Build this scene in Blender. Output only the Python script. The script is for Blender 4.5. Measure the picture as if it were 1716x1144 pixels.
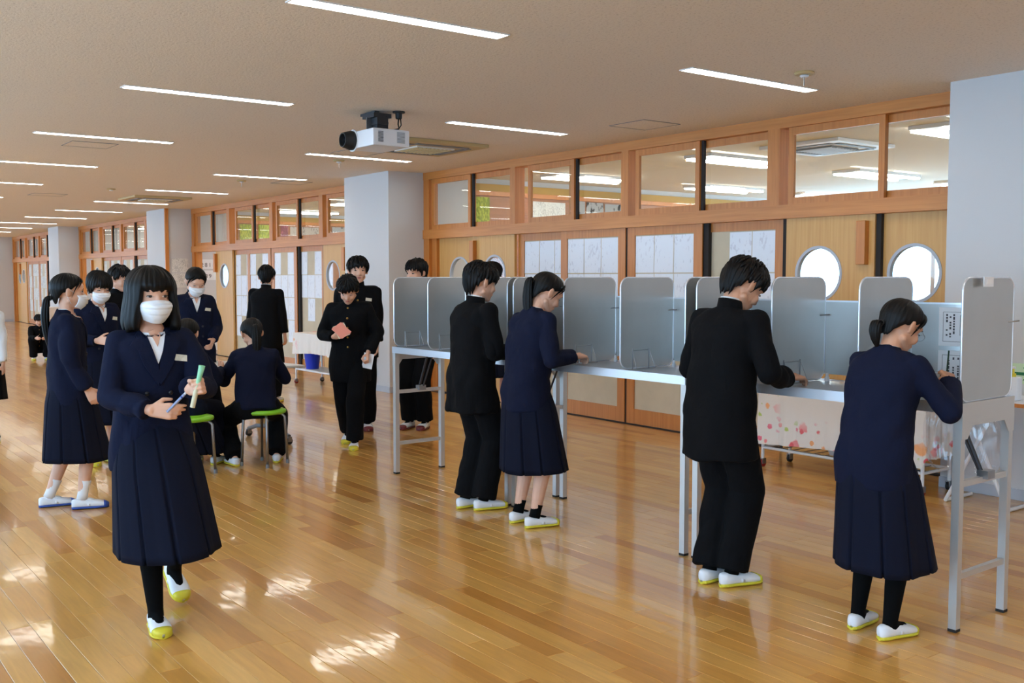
import bpy, bmesh, math, random
import numpy as np
from mathutils import Vector, Matrix
from mathutils.bvhtree import BVHTree
for o in list(bpy.data.objects): bpy.data.objects.remove(o)
random.seed(7); RNG = np.random.default_rng(7)
C = bpy.context.scene.collection
PI = math.pi

# ------------------------------------------------------------------ camera, sky, exposure
sc = bpy.context.scene
cam_d = bpy.data.cameras.new('camera'); cam = bpy.data.objects.new('camera', cam_d); C.objects.link(cam)
cam_d.sensor_width = 36.0; cam_d.lens = 36.0 * 1700 / 1716
cam_d.clip_start = 0.05; cam_d.clip_end = 200
YAW, PITCH = math.radians(36.75), math.radians(3.61)
cam.location = (0, 0, 1.46)
fwd = Vector((-math.cos(YAW) * math.cos(PITCH), math.sin(YAW) * math.cos(PITCH), -math.sin(PITCH)))
cam.rotation_euler = fwd.to_track_quat('-Z', 'Y').to_euler()
sc.camera = cam
sc.view_settings.view_transform = 'Standard'; sc.view_settings.look = 'None'
sc.view_settings.gamma = 1; sc.view_settings.use_curve_mapping = False
sc.view_settings.exposure = 0.52
sc.cycles.max_bounces = 8; sc.cycles.diffuse_bounces = 4; sc.cycles.glossy_bounces = 4
sc.cycles.transmission_bounces = 6; sc.cycles.transparent_max_bounces = 12
sc.cycles.caustics_reflective = False; sc.cycles.caustics_refractive = False
sc.cycles.sample_clamp_indirect = 4.0
sc.cycles.use_denoising = True
SKY = 7.0
TUBE = 16.0
w = bpy.data.worlds.new('world'); sc.world = w; w.use_nodes = True
bg = w.node_tree.nodes['Background']; bg.inputs[0].default_value = (0.44, 0.68, 1.0, 1); bg.inputs[1].default_value = SKY

CEIL = 2.79; WALLY = 6.94; SIDEY = -2.7
def portal(name, loc, rot, sx, sy):
    l = bpy.data.lights.new(name, 'AREA'); l.shape = 'RECTANGLE'; l.size = sx; l.size_y = sy
    l.cycles.is_portal = True
    o = bpy.data.objects.new(name, l); C.objects.link(o); o.location = loc; o.rotation_euler = rot
    return o
# daylight comes through the corridor's own windows and the classrooms' outer windows
for x in (-36, -28, -20, -11.5, -3, 5.4):
    portal('window_daylight', (x, SIDEY - 0.12, 1.62), (PI / 2, 0, 0), 7.4, 1.9)
for x in (-25, -16, -7):
    portal('classroom_daylight', (x, 14.75, 1.75), (-PI / 2, 0, 0), 8.0, 1.75)

# ------------------------------------------------------------------ materials
def lin(c):
    r = []
    for v in c:
        v = v / 255.0
        r.append(v / 12.92 if v <= 0.04045 else ((v + 0.055) / 1.055) ** 2.4)
    return (*r, 1)
MATS = {}
def N(nt, t, **kw):
    n = nt.nodes.new(t)
    for k, v in kw.items():
        if hasattr(n, k): setattr(n, k, v)
        else: n.inputs[k].default_value = v
    return n
def mat(name, col, rough=0.6, metal=0.0, spec=0.5, emit=0, bump=None, vary=None, coat=0, sheen=0, aniso=0):
    """bump=(scale, strength, distance); vary=(scale, amount, stretch xyz)"""
    if name in MATS: return MATS[name]
    m = bpy.data.materials.new(name); m.use_nodes = True; nt = m.node_tree
    b = nt.nodes['Principled BSDF']
    c = lin(col)
    b.inputs['Base Color'].default_value = c
    b.inputs['Roughness'].default_value = rough; b.inputs['Metallic'].default_value = metal
    b.inputs['Specular IOR Level'].default_value = spec
    b.inputs['Coat Weight'].default_value = coat; b.inputs['Sheen Weight'].default_value = sheen
    if aniso: b.inputs['Anisotropic'].default_value = aniso
    if emit:
        b.inputs['Emission Color'].default_value = c; b.inputs['Emission Strength'].default_value = emit
    co = nt.nodes.new('ShaderNodeTexCoord')
    if vary:
        mp = N(nt, 'ShaderNodeMapping'); mp.inputs['Scale'].default_value = vary[2] if len(vary) > 2 else (1, 1, 1)
        nt.links.new(co.outputs['Object'], mp.inputs[0])
        nz = N(nt, 'ShaderNodeTexNoise'); nz.inputs['Scale'].default_value = vary[0]; nz.inputs['Detail'].default_value = 5
        nt.links.new(mp.outputs[0], nz.inputs['Vector'])
        mr = N(nt, 'ShaderNodeMapRange'); mr.inputs[1].default_value = 0.3; mr.inputs[2].default_value = 0.7
        mr.inputs[3].default_value = 1 - vary[1]; mr.inputs[4].default_value = 1 + vary[1]
        nt.links.new(nz.outputs['Fac'], mr.inputs[0])
        mx = N(nt, 'ShaderNodeVectorMath', operation='SCALE'); mx.inputs[0].default_value = c[:3]
        nt.links.new(mr.outputs[0], mx.inputs['Scale']); nt.links.new(mx.outputs[0], b.inputs['Base Color'])
    if bump:
        nz = N(nt, 'ShaderNodeTexNoise'); nz.inputs['Scale'].default_value = bump[0]; nz.inputs['Detail'].default_value = 4
        nt.links.new(co.outputs['Object'], nz.inputs['Vector'])
        bp = N(nt, 'ShaderNodeBump'); bp.inputs['Strength'].default_value = bump[1]; bp.inputs['Distance'].default_value = bump[2]
        nt.links.new(nz.outputs['Fac'], bp.inputs['Height']); nt.links.new(bp.outputs[0], b.inputs['Normal'])
    MATS[name] = m
    return m
def wood(name, c1, c2, rough=0.45, stretch=(3, 3, 40), coat=0.1, axis=2):
    if name in MATS: return MATS[name]
    m = bpy.data.materials.new(name); m.use_nodes = True; nt = m.node_tree; b = nt.nodes['Principled BSDF']
    co = nt.nodes.new('ShaderNodeNewGeometry'); mp = N(nt, 'ShaderNodeMapping')
    s = [40, 40, 40]; s[axis] = 1.6
    mp.inputs['Scale'].default_value = s
    nt.links.new(co.outputs['Position'], mp.inputs[0])
    nz = N(nt, 'ShaderNodeTexNoise'); nz.inputs['Scale'].default_value = 1; nz.inputs['Detail'].default_value = 6; nz.inputs['Distortion'].default_value = 0.6
    nt.links.new(mp.outputs[0], nz.inputs['Vector'])
    r = N(nt, 'ShaderNodeValToRGB'); r.color_ramp.elements[0].position = 0.3; r.color_ramp.elements[1].position = 0.7
    r.color_ramp.elements[0].color = lin(c1); r.color_ramp.elements[1].color = lin(c2)
    nt.links.new(nz.outputs['Fac'], r.inputs[0]); nt.links.new(r.outputs[0], b.inputs['Base Color'])
    b.inputs['Roughness'].default_value = rough; b.inputs['Coat Weight'].default_value = coat; b.inputs['Coat Roughness'].default_value = 0.25
    MATS[name] = m
    return m
def glassy(name, tint, refl):
    if name in MATS: return MATS[name]
    m = bpy.data.materials.new(name); m.use_nodes = True; nt = m.node_tree; nt.nodes.clear()
    out = nt.nodes.new('ShaderNodeOutputMaterial'); mix = nt.nodes.new('ShaderNodeMixShader')
    tr = nt.nodes.new('ShaderNodeBsdfTransparent'); gl = nt.nodes.new('ShaderNodeBsdfGlossy')
    tr.inputs[0].default_value = (*tint, 1); gl.inputs['Roughness'].default_value = 0.02
    lw = nt.nodes.new('ShaderNodeLayerWeight'); lw.inputs[0].default_value = 0.5
    pw = nt.nodes.new('ShaderNodeMath'); pw.operation = 'POWER'; pw.inputs[1].default_value = 5.0; nt.links.new(lw.outputs['Facing'], pw.inputs[0])
    fr = nt.nodes.new('ShaderNodeMath'); fr.operation = 'MULTIPLY_ADD'; fr.inputs[1].default_value = 0.8; fr.inputs[2].default_value = refl
    nt.links.new(pw.outputs[0], fr.inputs[0])
    nt.links.new(fr.outputs[0], mix.inputs[0]); nt.links.new(tr.outputs[0], mix.inputs[1]); nt.links.new(gl.outputs[0], mix.inputs[2])
    nt.links.new(mix.outputs[0], out.inputs[0]); MATS[name] = m
    return m

M_wood = wood('orange_wood', (190, 114, 46), (208, 134, 62), axis=2)
M_woodh = wood('orange_wood_horizontal', (192, 118, 50), (210, 138, 66), axis=0)
M_maple = wood('maple_door', (206, 152, 82), (218, 168, 98), axis=2, rough=0.5)
M_floorgap = mat('floor_gap', (96, 66, 36), 0.7)
M_plaster = mat('wall_paper', (206, 206, 208), 0.85, bump=(220, 0.25, 0.002))
M_skirt = mat('grey_skirting', (186, 190, 200), 0.6)
M_ceilplain = mat('ceiling_plain', (222, 218, 210), 0.9)
M_black = mat('black_rubber', (22, 22, 24), 0.6)
M_darkgap = mat('dark_gap', (38, 32, 30), 0.8)
M_alu = mat('aluminium', (214, 217, 222), 0.30, 0.85, vary=(3, 0.05))
M_aluedge = mat('aluminium_edge', (226, 230, 238), 0.3, 0.7)
M_booth = mat('aluminium_board', (188, 188, 186), 0.30, 0.75, vary=(5, 0.04), bump=(9, 0.06, 0.01))
M_leg = mat('painted_aluminium_leg', (200, 198, 196), 0.4, 0.6)
M_steel = mat('steel', (150, 150, 152), 0.35, 0.9)
M_darkmetal = mat('dark_metal', (60, 60, 64), 0.45, 0.6)
M_white = mat('white_paint', (232, 232, 234), 0.45)
M_whitepl = mat('white_plastic', (228, 230, 236), 0.4)
M_greypl = mat('grey_plastic', (120, 122, 126), 0.5)
M_cork = mat('beige_board', (206, 192, 166), 0.85, vary=(6, 0.05))
M_glass = glassy('window_glass', (0.95, 0.975, 0.955), 0.04)
M_navy = mat('navy_serge', (17, 22, 44), 0.9, bump=(11, 0.5, 0.02), spec=0.15)
M_navy2 = mat('navy_serge_skirt', (15, 19, 36), 0.9, bump=(8, 0.25, 0.02), spec=0.15)
M_blk = mat('black_serge', (9, 9, 12), 0.9, bump=(10, 0.5, 0.02), spec=0.15)
M_blk2 = mat('black_trouser_cloth', (8, 8, 11), 0.9, bump=(9, 0.5, 0.02), spec=0.15)
M_hair = mat('black_hair', (7, 6, 7), 0.5, spec=0.22)
M_hair2 = mat('dark_brown_hair', (15, 10, 9), 0.5, spec=0.22)
M_skin = mat('skin', (222, 172, 146), 0.5, vary=(14, 0.05))
M_skin2 = mat('skin_warm', (208, 154, 124), 0.5, vary=(14, 0.05))
M_lip = mat('lip', (178, 104, 96), 0.45)
M_eyew = mat('eye_white', (196, 186, 180), 0.4)
M_iris = mat('dark_iris', (24, 16, 14), 0.15)
M_brow = mat('eyebrow', (34, 26, 24), 0.8)
M_mask = mat('white_mask_fabric', (234, 236, 242), 0.8, bump=(60, 0.3, 0.004))
M_shirt = mat('white_shirt', (232, 234, 240), 0.8, bump=(20, 0.3, 0.01))
M_tag = mat('name_tag_plastic', (220, 216, 200), 0.5, vary=(90, 0.12))
M_tights = mat('black_tights', (6, 6, 7), 0.9, spec=0.12)
M_shoew = mat('white_canvas', (228, 230, 236), 0.7, bump=(150, 0.15, 0.002))
M_yel = mat('yellow_rubber', (214, 200, 54), 0.5)
M_blu = mat('blue_rubber', (36, 70, 150), 0.5)
M_mar = mat('maroon_rubber', (112, 36, 42), 0.5)
M_sockw = mat('white_sock', (230, 230, 232), 0.85)
M_gold = mat('brass_button', (168, 128, 62), 0.35, 0.9)
M_nbtn = mat('dark_button', (20, 22, 32), 0.3)
M_tube = mat('tube_light', (255, 252, 244), emit=TUBE)
M_paper = mat('plain_paper', (236, 238, 242), 0.85)
M_mint = mat('mint_paper', (150, 216, 176), 0.8)
M_cream = mat('cream_paper', (214, 206, 176), 0.8)
M_pink = mat('salmon_paper', (226, 142, 124), 0.8)
M_blue = mat('blue_plastic', (14, 50, 190), 0.4)
M_green = mat('lime_seat_plastic', (128, 196, 40), 0.35)
M_redw = mat('red_caster_rubber', (140, 34, 32), 0.5)
M_ink = mat('ink', (70, 72, 80), 0.8)

def ceiling_mat():
    m = bpy.data.materials.new('speckled_ceiling_board'); m.use_nodes = True; nt = m.node_tree; b = nt.nodes['Principled BSDF']
    g = nt.nodes.new('ShaderNodeNewGeometry')
    v = N(nt, 'ShaderNodeTexNoise'); v.inputs['Scale'].default_value = 62; v.inputs['Detail'].default_value = 3; v.inputs['Roughness'].default_value = 0.7
    nt.links.new(g.outputs['Position'], v.inputs['Vector'])
    r = N(nt, 'ShaderNodeValToRGB'); r.color_ramp.elements[0].position = 0.33; r.color_ramp.elements[1].position = 0.45
    r.color_ramp.elements[0].color = lin((204, 192, 178)); r.color_ramp.elements[1].color = lin((232, 221, 208))
    nt.links.new(v.outputs['Fac'], r.inputs[0]); nt.links.new(r.outputs[0], b.inputs['Base Color'])
    b.inputs['Roughness'].default_value = 0.95
    bp = N(nt, 'ShaderNodeBump'); bp.inputs['Strength'].default_value = 0.35; bp.inputs['Distance'].default_value = 0.006
    nt.links.new(v.outputs['Fac'], bp.inputs['Height']); nt.links.new(bp.outputs[0], b.inputs['Normal'])
    return m
M_ceil = ceiling_mat()
def plank_mat():
    m = bpy.data.materials.new('varnished_maple_plank'); m.use_nodes = True; nt = m.node_tree; b = nt.nodes['Principled BSDF']
    g = nt.nodes.new('ShaderNodeNewGeometry'); oi = nt.nodes.new('ShaderNodeObjectInfo')
    ad = N(nt, 'ShaderNodeMath', operation='ADD'); nt.links.new(g.outputs['Random Per Island'], ad.inputs[0]); nt.links.new(oi.outputs['Random'], ad.inputs[1])
    fr = N(nt, 'ShaderNodeMath', operation='FRACT'); nt.links.new(ad.outputs[0], fr.inputs[0])
    r = N(nt, 'ShaderNodeValToRGB'); cr = r.color_ramp
    cr.elements[0].position = 0.0; cr.elements[0].color = lin((184, 124, 52)); cr.elements[1].position = 1.0; cr.elements[1].color = lin((220, 170, 94))
    for p, c in ((0.16, (198, 140, 66)), (0.45, (208, 154, 76)), (0.8, (212, 160, 82))):
        e = cr.elements.new(p); e.color = lin(c)
    nt.links.new(fr.outputs[0], r.inputs[0])
    # grain, stretched along the plank and shifted per plank
    cb = N(nt, 'ShaderNodeCombineXYZ'); mu = N(nt, 'ShaderNodeMath', operation='MULTIPLY'); mu.inputs[1].default_value = 37.0
    nt.links.new(fr.outputs[0], mu.inputs[0]); nt.links.new(mu.outputs[0], cb.inputs[2])
    va = N(nt, 'ShaderNodeVectorMath', operation='ADD'); nt.links.new(g.outputs['Position'], va.inputs[0]); nt.links.new(cb.outputs[0], va.inputs[1])
    mp = N(nt, 'ShaderNodeMapping'); mp.inputs['Scale'].default_value = (3.0, 34, 1)
    nt.links.new(va.outputs[0], mp.inputs[0])
    nz = N(nt, 'ShaderNodeTexNoise'); nz.inputs['Scale'].default_value = 1; nz.inputs['Detail'].default_value = 7; nz.inputs['Distortion'].default_value = 1.0
    nt.links.new(mp.outputs[0], nz.inputs['Vector'])
    mr = N(nt, 'ShaderNodeMapRange'); mr.inputs[1].default_value = 0.3; mr.inputs[2].default_value = 0.7; mr.inputs[3].default_value = 0.88; mr.inputs[4].default_value = 1.08
    nt.links.new(nz.outputs['Fac'], mr.inputs[0])
    sca = N(nt, 'ShaderNodeVectorMath', operation='SCALE'); nt.links.new(r.outputs[0], sca.inputs[0]); nt.links.new(mr.outputs[0], sca.inputs['Scale'])
    nt.links.new(sca.outputs[0], b.inputs['Base Color'])
    b.inputs['Roughness'].default_value = 0.30; b.inputs['Specular IOR Level'].default_value = 0.45
    b.inputs['Coat Weight'].default_value = 0.7; b.inputs['Coat Roughness'].default_value = 0.07; b.inputs['Coat IOR'].default_value = 1.5
    mp2 = N(nt, 'ShaderNodeMapping'); mp2.inputs['Scale'].default_value = (2.2, 7, 1); nt.links.new(va.outputs[0], mp2.inputs[0])
    n2 = N(nt, 'ShaderNodeTexNoise'); n2.inputs['Scale'].default_value = 1.6; n2.inputs['Detail'].default_value = 2
    nt.links.new(mp2.outputs[0], n2.inputs['Vector'])
    bp = N(nt, 'ShaderNodeBump'); bp.inputs['Strength'].default_value = 0.35; bp.inputs['Distance'].default_value = 0.004
    nt.links.new(n2.outputs['Fac'], bp.inputs['Height']); nt.links.new(bp.outputs[0], b.inputs['Normal']); nt.links.new(bp.outputs[0], b.inputs['Coat Normal'])
    return m
M_plank = plank_mat()
def cloth_mat():
    m = bpy.data.materials.new('floral_tablecloth'); m.use_nodes = True; nt = m.node_tree; b = nt.nodes['Principled BSDF']
    tc = nt.nodes.new('ShaderNodeTexCoord'); g = tc.outputs['Object']
    base = lin((238, 230, 222)); prev = None
    sep = N(nt, 'ShaderNodeSeparateXYZ'); nt.links.new(g, sep.inputs[0])
    # flowers: petalled discs at random cells, printed towards the hem and the corner
    col = None
    for k, (scale, rad, seed) in enumerate(((6.5, 0.24, 0.0), (12.0, 0.22, 5.3))):
        off = N(nt, 'ShaderNodeVectorMath', operation='ADD'); off.inputs[1].default_value = (seed, seed, seed); nt.links.new(g, off.inputs[0])
        v = N(nt, 'ShaderNodeTexVoronoi'); v.inputs['Scale'].default_value = scale; v.inputs['Randomness'].default_value = 0.8
        nt.links.new(off.outputs[0], v.inputs['Vector'])
        wv = N(nt, 'ShaderNodeTexNoise'); wv.inputs['Scale'].default_value = scale * 3; nt.links.new(off.outputs[0], wv.inputs['Vector'])
        sb = N(nt, 'ShaderNodeMath', operation='MULTIPLY_ADD'); sb.inputs[1].default_value = 0.35; nt.links.new(wv.outputs['Fac'], sb.inputs[0]); nt.links.new(v.outputs['Distance'], sb.inputs[2])
        lt = N(nt, 'ShaderNodeMapRange'); lt.inputs[1].default_value = rad + 0.17; lt.inputs[2].default_value = rad + 0.24; lt.inputs[3].default_value = 1; lt.inputs[4].default_value = 0
        nt.links.new(sb.outputs[0], lt.inputs[0])
        band = N(nt, 'ShaderNodeMapRange'); band.inputs[1].default_value = -0.24 if k else -0.22; band.inputs[2].default_value = -0.34; band.inputs[3].default_value = 0; band.inputs[4].default_value = 1
        nt.links.new(sep.outputs[2], band.inputs[0])
        corner = N(nt, 'ShaderNodeMapRange'); corner.inputs[1].default_value = -0.48; corner.inputs[2].default_value = -0.60; corner.inputs[3].default_value = 0; corner.inputs[4].default_value = 1
        nt.links.new(sep.outputs[0], corner.inputs[0])
        mxx = N(nt, 'ShaderNodeMath', operation='MAXIMUM'); nt.links.new(band.outputs[0], mxx.inputs[0]); nt.links.new(corner.outputs[0], mxx.inputs[1])
        fac = N(nt, 'ShaderNodeMath', operation='MULTIPLY'); nt.links.new(lt.outputs[0], fac.inputs[0]); nt.links.new(mxx.outputs[0], fac.inputs[1])
        sx = N(nt, 'ShaderNodeSeparateXYZ'); nt.links.new(v.outputs['Color'], sx.inputs[0])
        rr = N(nt, 'ShaderNodeValToRGB'); rr.color_ramp.interpolation = 'CONSTANT'
        cs = [(232, 104, 112), (240, 140, 140), (246, 176, 120), (190, 206, 110), (238, 120, 140), (244, 150, 150)]
        rr.color_ramp.elements[0].color = lin(cs[0]); rr.color_ramp.elements[1].position = 0.85; rr.color_ramp.elements[1].color = lin(cs[5])
        for i, p in enumerate((0.2, 0.38, 0.55, 0.7)):
            e = rr.color_ramp.elements.new(p); e.color = lin(cs[i + 1])
        nt.links.new(sx.outputs[0], rr.inputs[0])
        mix = N(nt, 'ShaderNodeMix', data_type='RGBA')
        nt.links.new(fac.outputs[0], mix.inputs['Factor']); nt.links.new(rr.outputs[0], mix.inputs[7])
        if col is None: mix.inputs[6].default_value = base
        else: nt.links.new(col, mix.inputs[6])
        col = mix.outputs[2]
    nt.links.new(col, b.inputs['Base Color']); b.inputs['Roughness'].default_value = 0.7
    return m
M_cloth = cloth_mat()
def sheet_mat(name, base, ink, sc_=60, thr=0.62, faint=0.35):
    """paper with rows of faint print"""
    m = bpy.data.materials.new(name); m.use_nodes = True; nt = m.node_tree; b = nt.nodes['Principled BSDF']
    g = nt.nodes.new('ShaderNodeNewGeometry'); mp = N(nt, 'ShaderNodeMapping'); mp.inputs['Scale'].default_value = (1, 1, 0.45)
    nt.links.new(g.outputs['Position'], mp.inputs[0])
    nz = N(nt, 'ShaderNodeTexNoise'); nz.inputs['Scale'].default_value = sc_; nz.inputs['Detail'].default_value = 2
    nt.links.new(mp.outputs[0], nz.inputs['Vector'])
    n3 = N(nt, 'ShaderNodeTexNoise'); n3.inputs['Scale'].default_value = 5; nt.links.new(g.outputs['Position'], n3.inputs['Vector'])
    ml = N(nt, 'ShaderNodeMath', operation='MULTIPLY_ADD'); ml.inputs[1].default_value = 0.5; nt.links.new(n3.outputs['Fac'], ml.inputs[0]); nt.links.new(nz.outputs['Fac'], ml.inputs[2])
    mr = N(nt, 'ShaderNodeMapRange'); mr.inputs[1].default_value = thr + 0.2; mr.inputs[2].default_value = thr + 0.28; mr.inputs[3].default_value = 0; mr.inputs[4].default_value = faint
    nt.links.new(ml.outputs[0], mr.inputs[0])
    mix = N(nt, 'ShaderNodeMix', data_type='RGBA'); mix.inputs[6].default_value = lin(base); mix.inputs[7].default_value = lin(ink)
    nt.links.new(mr.outputs[0], mix.inputs['Factor']); nt.links.new(mix.outputs[2], b.inputs['Base Color']); b.inputs['Roughness'].default_value = 0.85
    return m
M_sheet = sheet_mat('roster_sheet', (238, 243, 252), (150, 140, 160), 45, 0.66, 0.25)
M_sheet2 = sheet_mat('notice_sheet', (226, 226, 222), (110, 110, 116), 90, 0.56, 0.4)
M_green_poster = sheet_mat('yellow_green_poster', (186, 196, 84), (110, 130, 60), 40, 0.52, 0.6)
M_photo = sheet_mat('dark_photo', (44, 42, 44), (190, 190, 190), 14, 0.42, 0.8)

# ------------------------------------------------------------------ mesh helpers
class MB:
    def __init__(s): s.v = []; s.f = []
    def add(s, vs, fs):
        k = len(s.v); s.v += [tuple(map(float, p)) for p in vs]; s.f += [tuple(i + k for i in f) for f in fs]; return s
    def box(s, x0, x1, y0, y1, z0, z1, M=None):
        vs = [Vector((x, y, z)) for z in (z0, z1) for y in (y0, y1) for x in (x0, x1)]
        if M is not None: vs = [M @ p for p in vs]
        return s.add(vs, [(0, 2, 3, 1), (4, 5, 7, 6), (0, 1, 5, 4), (2, 6, 7, 3), (0, 4, 6, 2), (1, 3, 7, 5)])
    def tube(s, pts, r, n=10, caps=True, flat=(1, 1)):
        pts = [Vector(p) for p in pts]; k0 = len(s.v); rs = r if hasattr(r, '__len__') else [r] * len(pts)
        up = None; vs = []; fs = []
        for i, p in enumerate(pts):
            d = (pts[min(i + 1, len(pts) - 1)] - pts[max(i - 1, 0)])
            d = d.normalized() if d.length > 1e-9 else Vector((0, 0, 1))
            if up is None: up = d.orthogonal().normalized() if abs(d.x) > 1e-6 or abs(d.y) > 1e-6 else Vector((1, 0, 0))
            a = (up - d * up.dot(d)).normalized(); b = d.cross(a); up = a
            for j in range(n):
                t = 2 * PI * j / n; vs.append(p + a * math.cos(t) * rs[i] * flat[0] + b * math.sin(t) * rs[i] * flat[1])
        for i in range(len(pts) - 1):
            for j in range(n): fs.append((i * n + j, i * n + (j + 1) % n, (i + 1) * n + (j + 1) % n, (i + 1) * n + j))
        if caps: fs.append(tuple(range(n))[::-1]); fs.append(tuple((len(pts) - 1) * n + j for j in range(n)))
        return s.add(vs, fs)
    def lathe(s, prof, n=24, c=(0, 0, 0)):
        vs = []; fs = []
        for r, z in prof:
            for j in range(n): t = 2 * PI * j / n; vs.append((c[0] + r * math.cos(t), c[1] + r * math.sin(t), c[2] + z))
        for i in range(len(prof) - 1):
            for j in range(n): fs.append((i * n + j, i * n + (j + 1) % n, (i + 1) * n + (j + 1) % n, (i + 1) * n + j))
        fs.append(tuple(range(n))[::-1]); fs.append(tuple((len(prof) - 1) * n + j for j in range(n)))
        return s.add(vs, fs)
    def grid(s, P, closed_u=False, cap=False, flip=False):
        """P: array (rows, cols, 3)"""
        R, Cc = P.shape[:2]; vs = P.reshape(-1, 3).tolist(); fs = []
        for i in range(R - 1):
            for j in range(Cc if closed_u else Cc - 1):
                a, b, c, d = i * Cc + j, i * Cc + (j + 1) % Cc, (i + 1) * Cc + (j + 1) % Cc, (i + 1) * Cc + j
                fs.append((a, d, c, b) if flip else (a, b, c, d))
        if cap:
            fs.append(tuple(range(Cc))[::-1]); fs.append(tuple((R - 1) * Cc + j for j in range(Cc)))
        return s.add(vs, fs)
    def ell(s, c, r, R=None, n=14, m=10):
        c = Vector(c); vs = []; fs = []
        for i in range(1, m):
            t = PI * i / m
            for j in range(n):
                p = 2 * PI * j / n; q = Vector((r[0] * math.sin(t) * math.cos(p), r[1] * math.sin(t) * math.sin(p), r[2] * math.cos(t)))
                vs.append(c + (R @ q if R is not None else q))
        top = len(vs); q = Vector((0, 0, r[2])); vs.append(c + (R @ q if R is not None else q)); vs.append(c - (R @ q if R is not None else q))
        for i in range(m - 2):
            for j in range(n): fs.append((i * n + j, (i + 1) * n + j, (i + 1) * n + (j + 1) % n, i * n + (j + 1) % n))
        for j in range(n):
            fs.append((top, j, (j + 1) % n)); fs.append((top + 1, (m - 2) * n + (j + 1) % n, (m - 2) * n + j))
        return s.add(vs, fs)
    def cap(s, p0, p1, r0, r1, round0=True, round1=True, n=14):
        p0 = Vector(p0); p1 = Vector(p1); d = (p1 - p0).normalized(); pts = []; rs = []
        if round0:
            for k in (0.0, 0.35, 0.7): a = k * PI / 2; pts.append(p0 - d * r0 * math.cos(a)); rs.append(max(r0 * math.sin(a), r0 * 0.08))
        pts.append(p0); rs.append(r0); pts.append(p1); rs.append(r1)
        if round1:
            for k in (0.7, 0.35, 0.0): a = k * PI / 2; pts.append(p1 + d * r1 * math.cos(a)); rs.append(max(r1 * math.sin(a), r1 * 0.08))
        return s.tube(pts, rs, n)
    def mesh(s, name):
        me = bpy.data.meshes.new(name); me.from_pydata(s.v, [], s.f); me.update(); return me
    def build(s, name, m, parent=None, smooth=False, loc=None, bevel=0, fixn=True):
        me = s.mesh(name)
        if fixn:
            bm = bmesh.new(); bm.from_mesh(me); bmesh.ops.recalc_face_normals(bm, faces=bm.faces)
            if bevel: bmesh.ops.bevel(bm, geom=list(bm.edges), offset=bevel, segments=2, affect='EDGES', profile=0.6)
            bm.to_mesh(me); bm.free()
        me.materials.append(m)
        if smooth: me.polygons.foreach_set('use_smooth', [True] * len(me.polygons)); 
        o = bpy.data.objects.new(name, me); C.objects.link(o)
        if parent is not None: o.parent = parent
        if loc is not None: o.location = loc
        return o
def tag(o, label, cat, group=None, kind=None):
    if label: o['label'] = label
    if cat: o['category'] = cat
    if group: o['group'] = group
    if kind: o['kind'] = kind
    return o
def struct(o): o['kind'] = 'structure'; return o
def thing(name, label, cat, loc=(0, 0, 0), rz=0, group=None):
    o = bpy.data.objects.new(name, None); C.objects.link(o); o.location = loc; o.rotation_euler = (0, 0, rz)
    return tag(o, label, cat, group)
def link_copy(o, parent=None, loc=None):
    c = o.copy(); C.objects.link(c)
    if parent is not None: c.parent = parent
    if loc is not None: c.location = loc
    return c
def copy_tree(o, parent=None):
    c = link_copy(o, parent)
    for ch in list(o.children): copy_tree(ch, c)
    return c
def voxel(mb, vox, smooth=3, ratio=None, name='m'):
    """fuse overlapping closed shells into one continuous surface"""
    me = mb.mesh(name); o = bpy.data.objects.new('tmp', me); C.objects.link(o)
    r = o.modifiers.new('r', 'REMESH'); r.mode = 'VOXEL'; r.voxel_size = vox; r.use_smooth_shade = True
    if smooth: s_ = o.modifiers.new('s', 'SMOOTH'); s_.factor = 0.5; s_.iterations = smooth
    if ratio: d = o.modifiers.new('d', 'DECIMATE'); d.ratio = ratio
    dg = bpy.context.evaluated_depsgraph_get(); ev = o.evaluated_get(dg)
    out = bpy.data.meshes.new_from_object(ev); out.name = name
    bpy.data.objects.remove(o); bpy.data.meshes.remove(me)
    out.polygons.foreach_set('use_smooth', [True] * len(out.polygons))
    return out
def mesh_obj(name, me, m, parent=None):
    me.materials.clear(); me.materials.append(m); o = bpy.data.objects.new(name, me); C.objects.link(o)
    if parent is not None: o.parent = parent
    return o
def wrinkle(me, amp, freq, seed, axis_w=(1, 1, 1)):
    n = len(me.vertices); co = np.empty(n * 3); me.vertices.foreach_get('co', co); co = co.reshape(-1, 3)
    no = np.empty(n * 3); me.vertex_normals.foreach_get('vector', no); no = no.reshape(-1, 3)
    rg = np.random.default_rng(seed); d = np.zeros(n)
    for k in range(7):
        v = rg.normal(size=3); v /= np.linalg.norm(v); v = v * np.array(axis_w) * freq * (0.6 + 1.3 * rg.random()); d += np.sin(co @ v + rg.random() * 6.28 + 1.3 * np.sin(co @ (v[::-1] * 0.6)))
    d = np.abs(d / 3) - 0.5
    co += no * (d * amp)[:, None]; me.vertices.foreach_set('co', co.ravel()); me.update()

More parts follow.
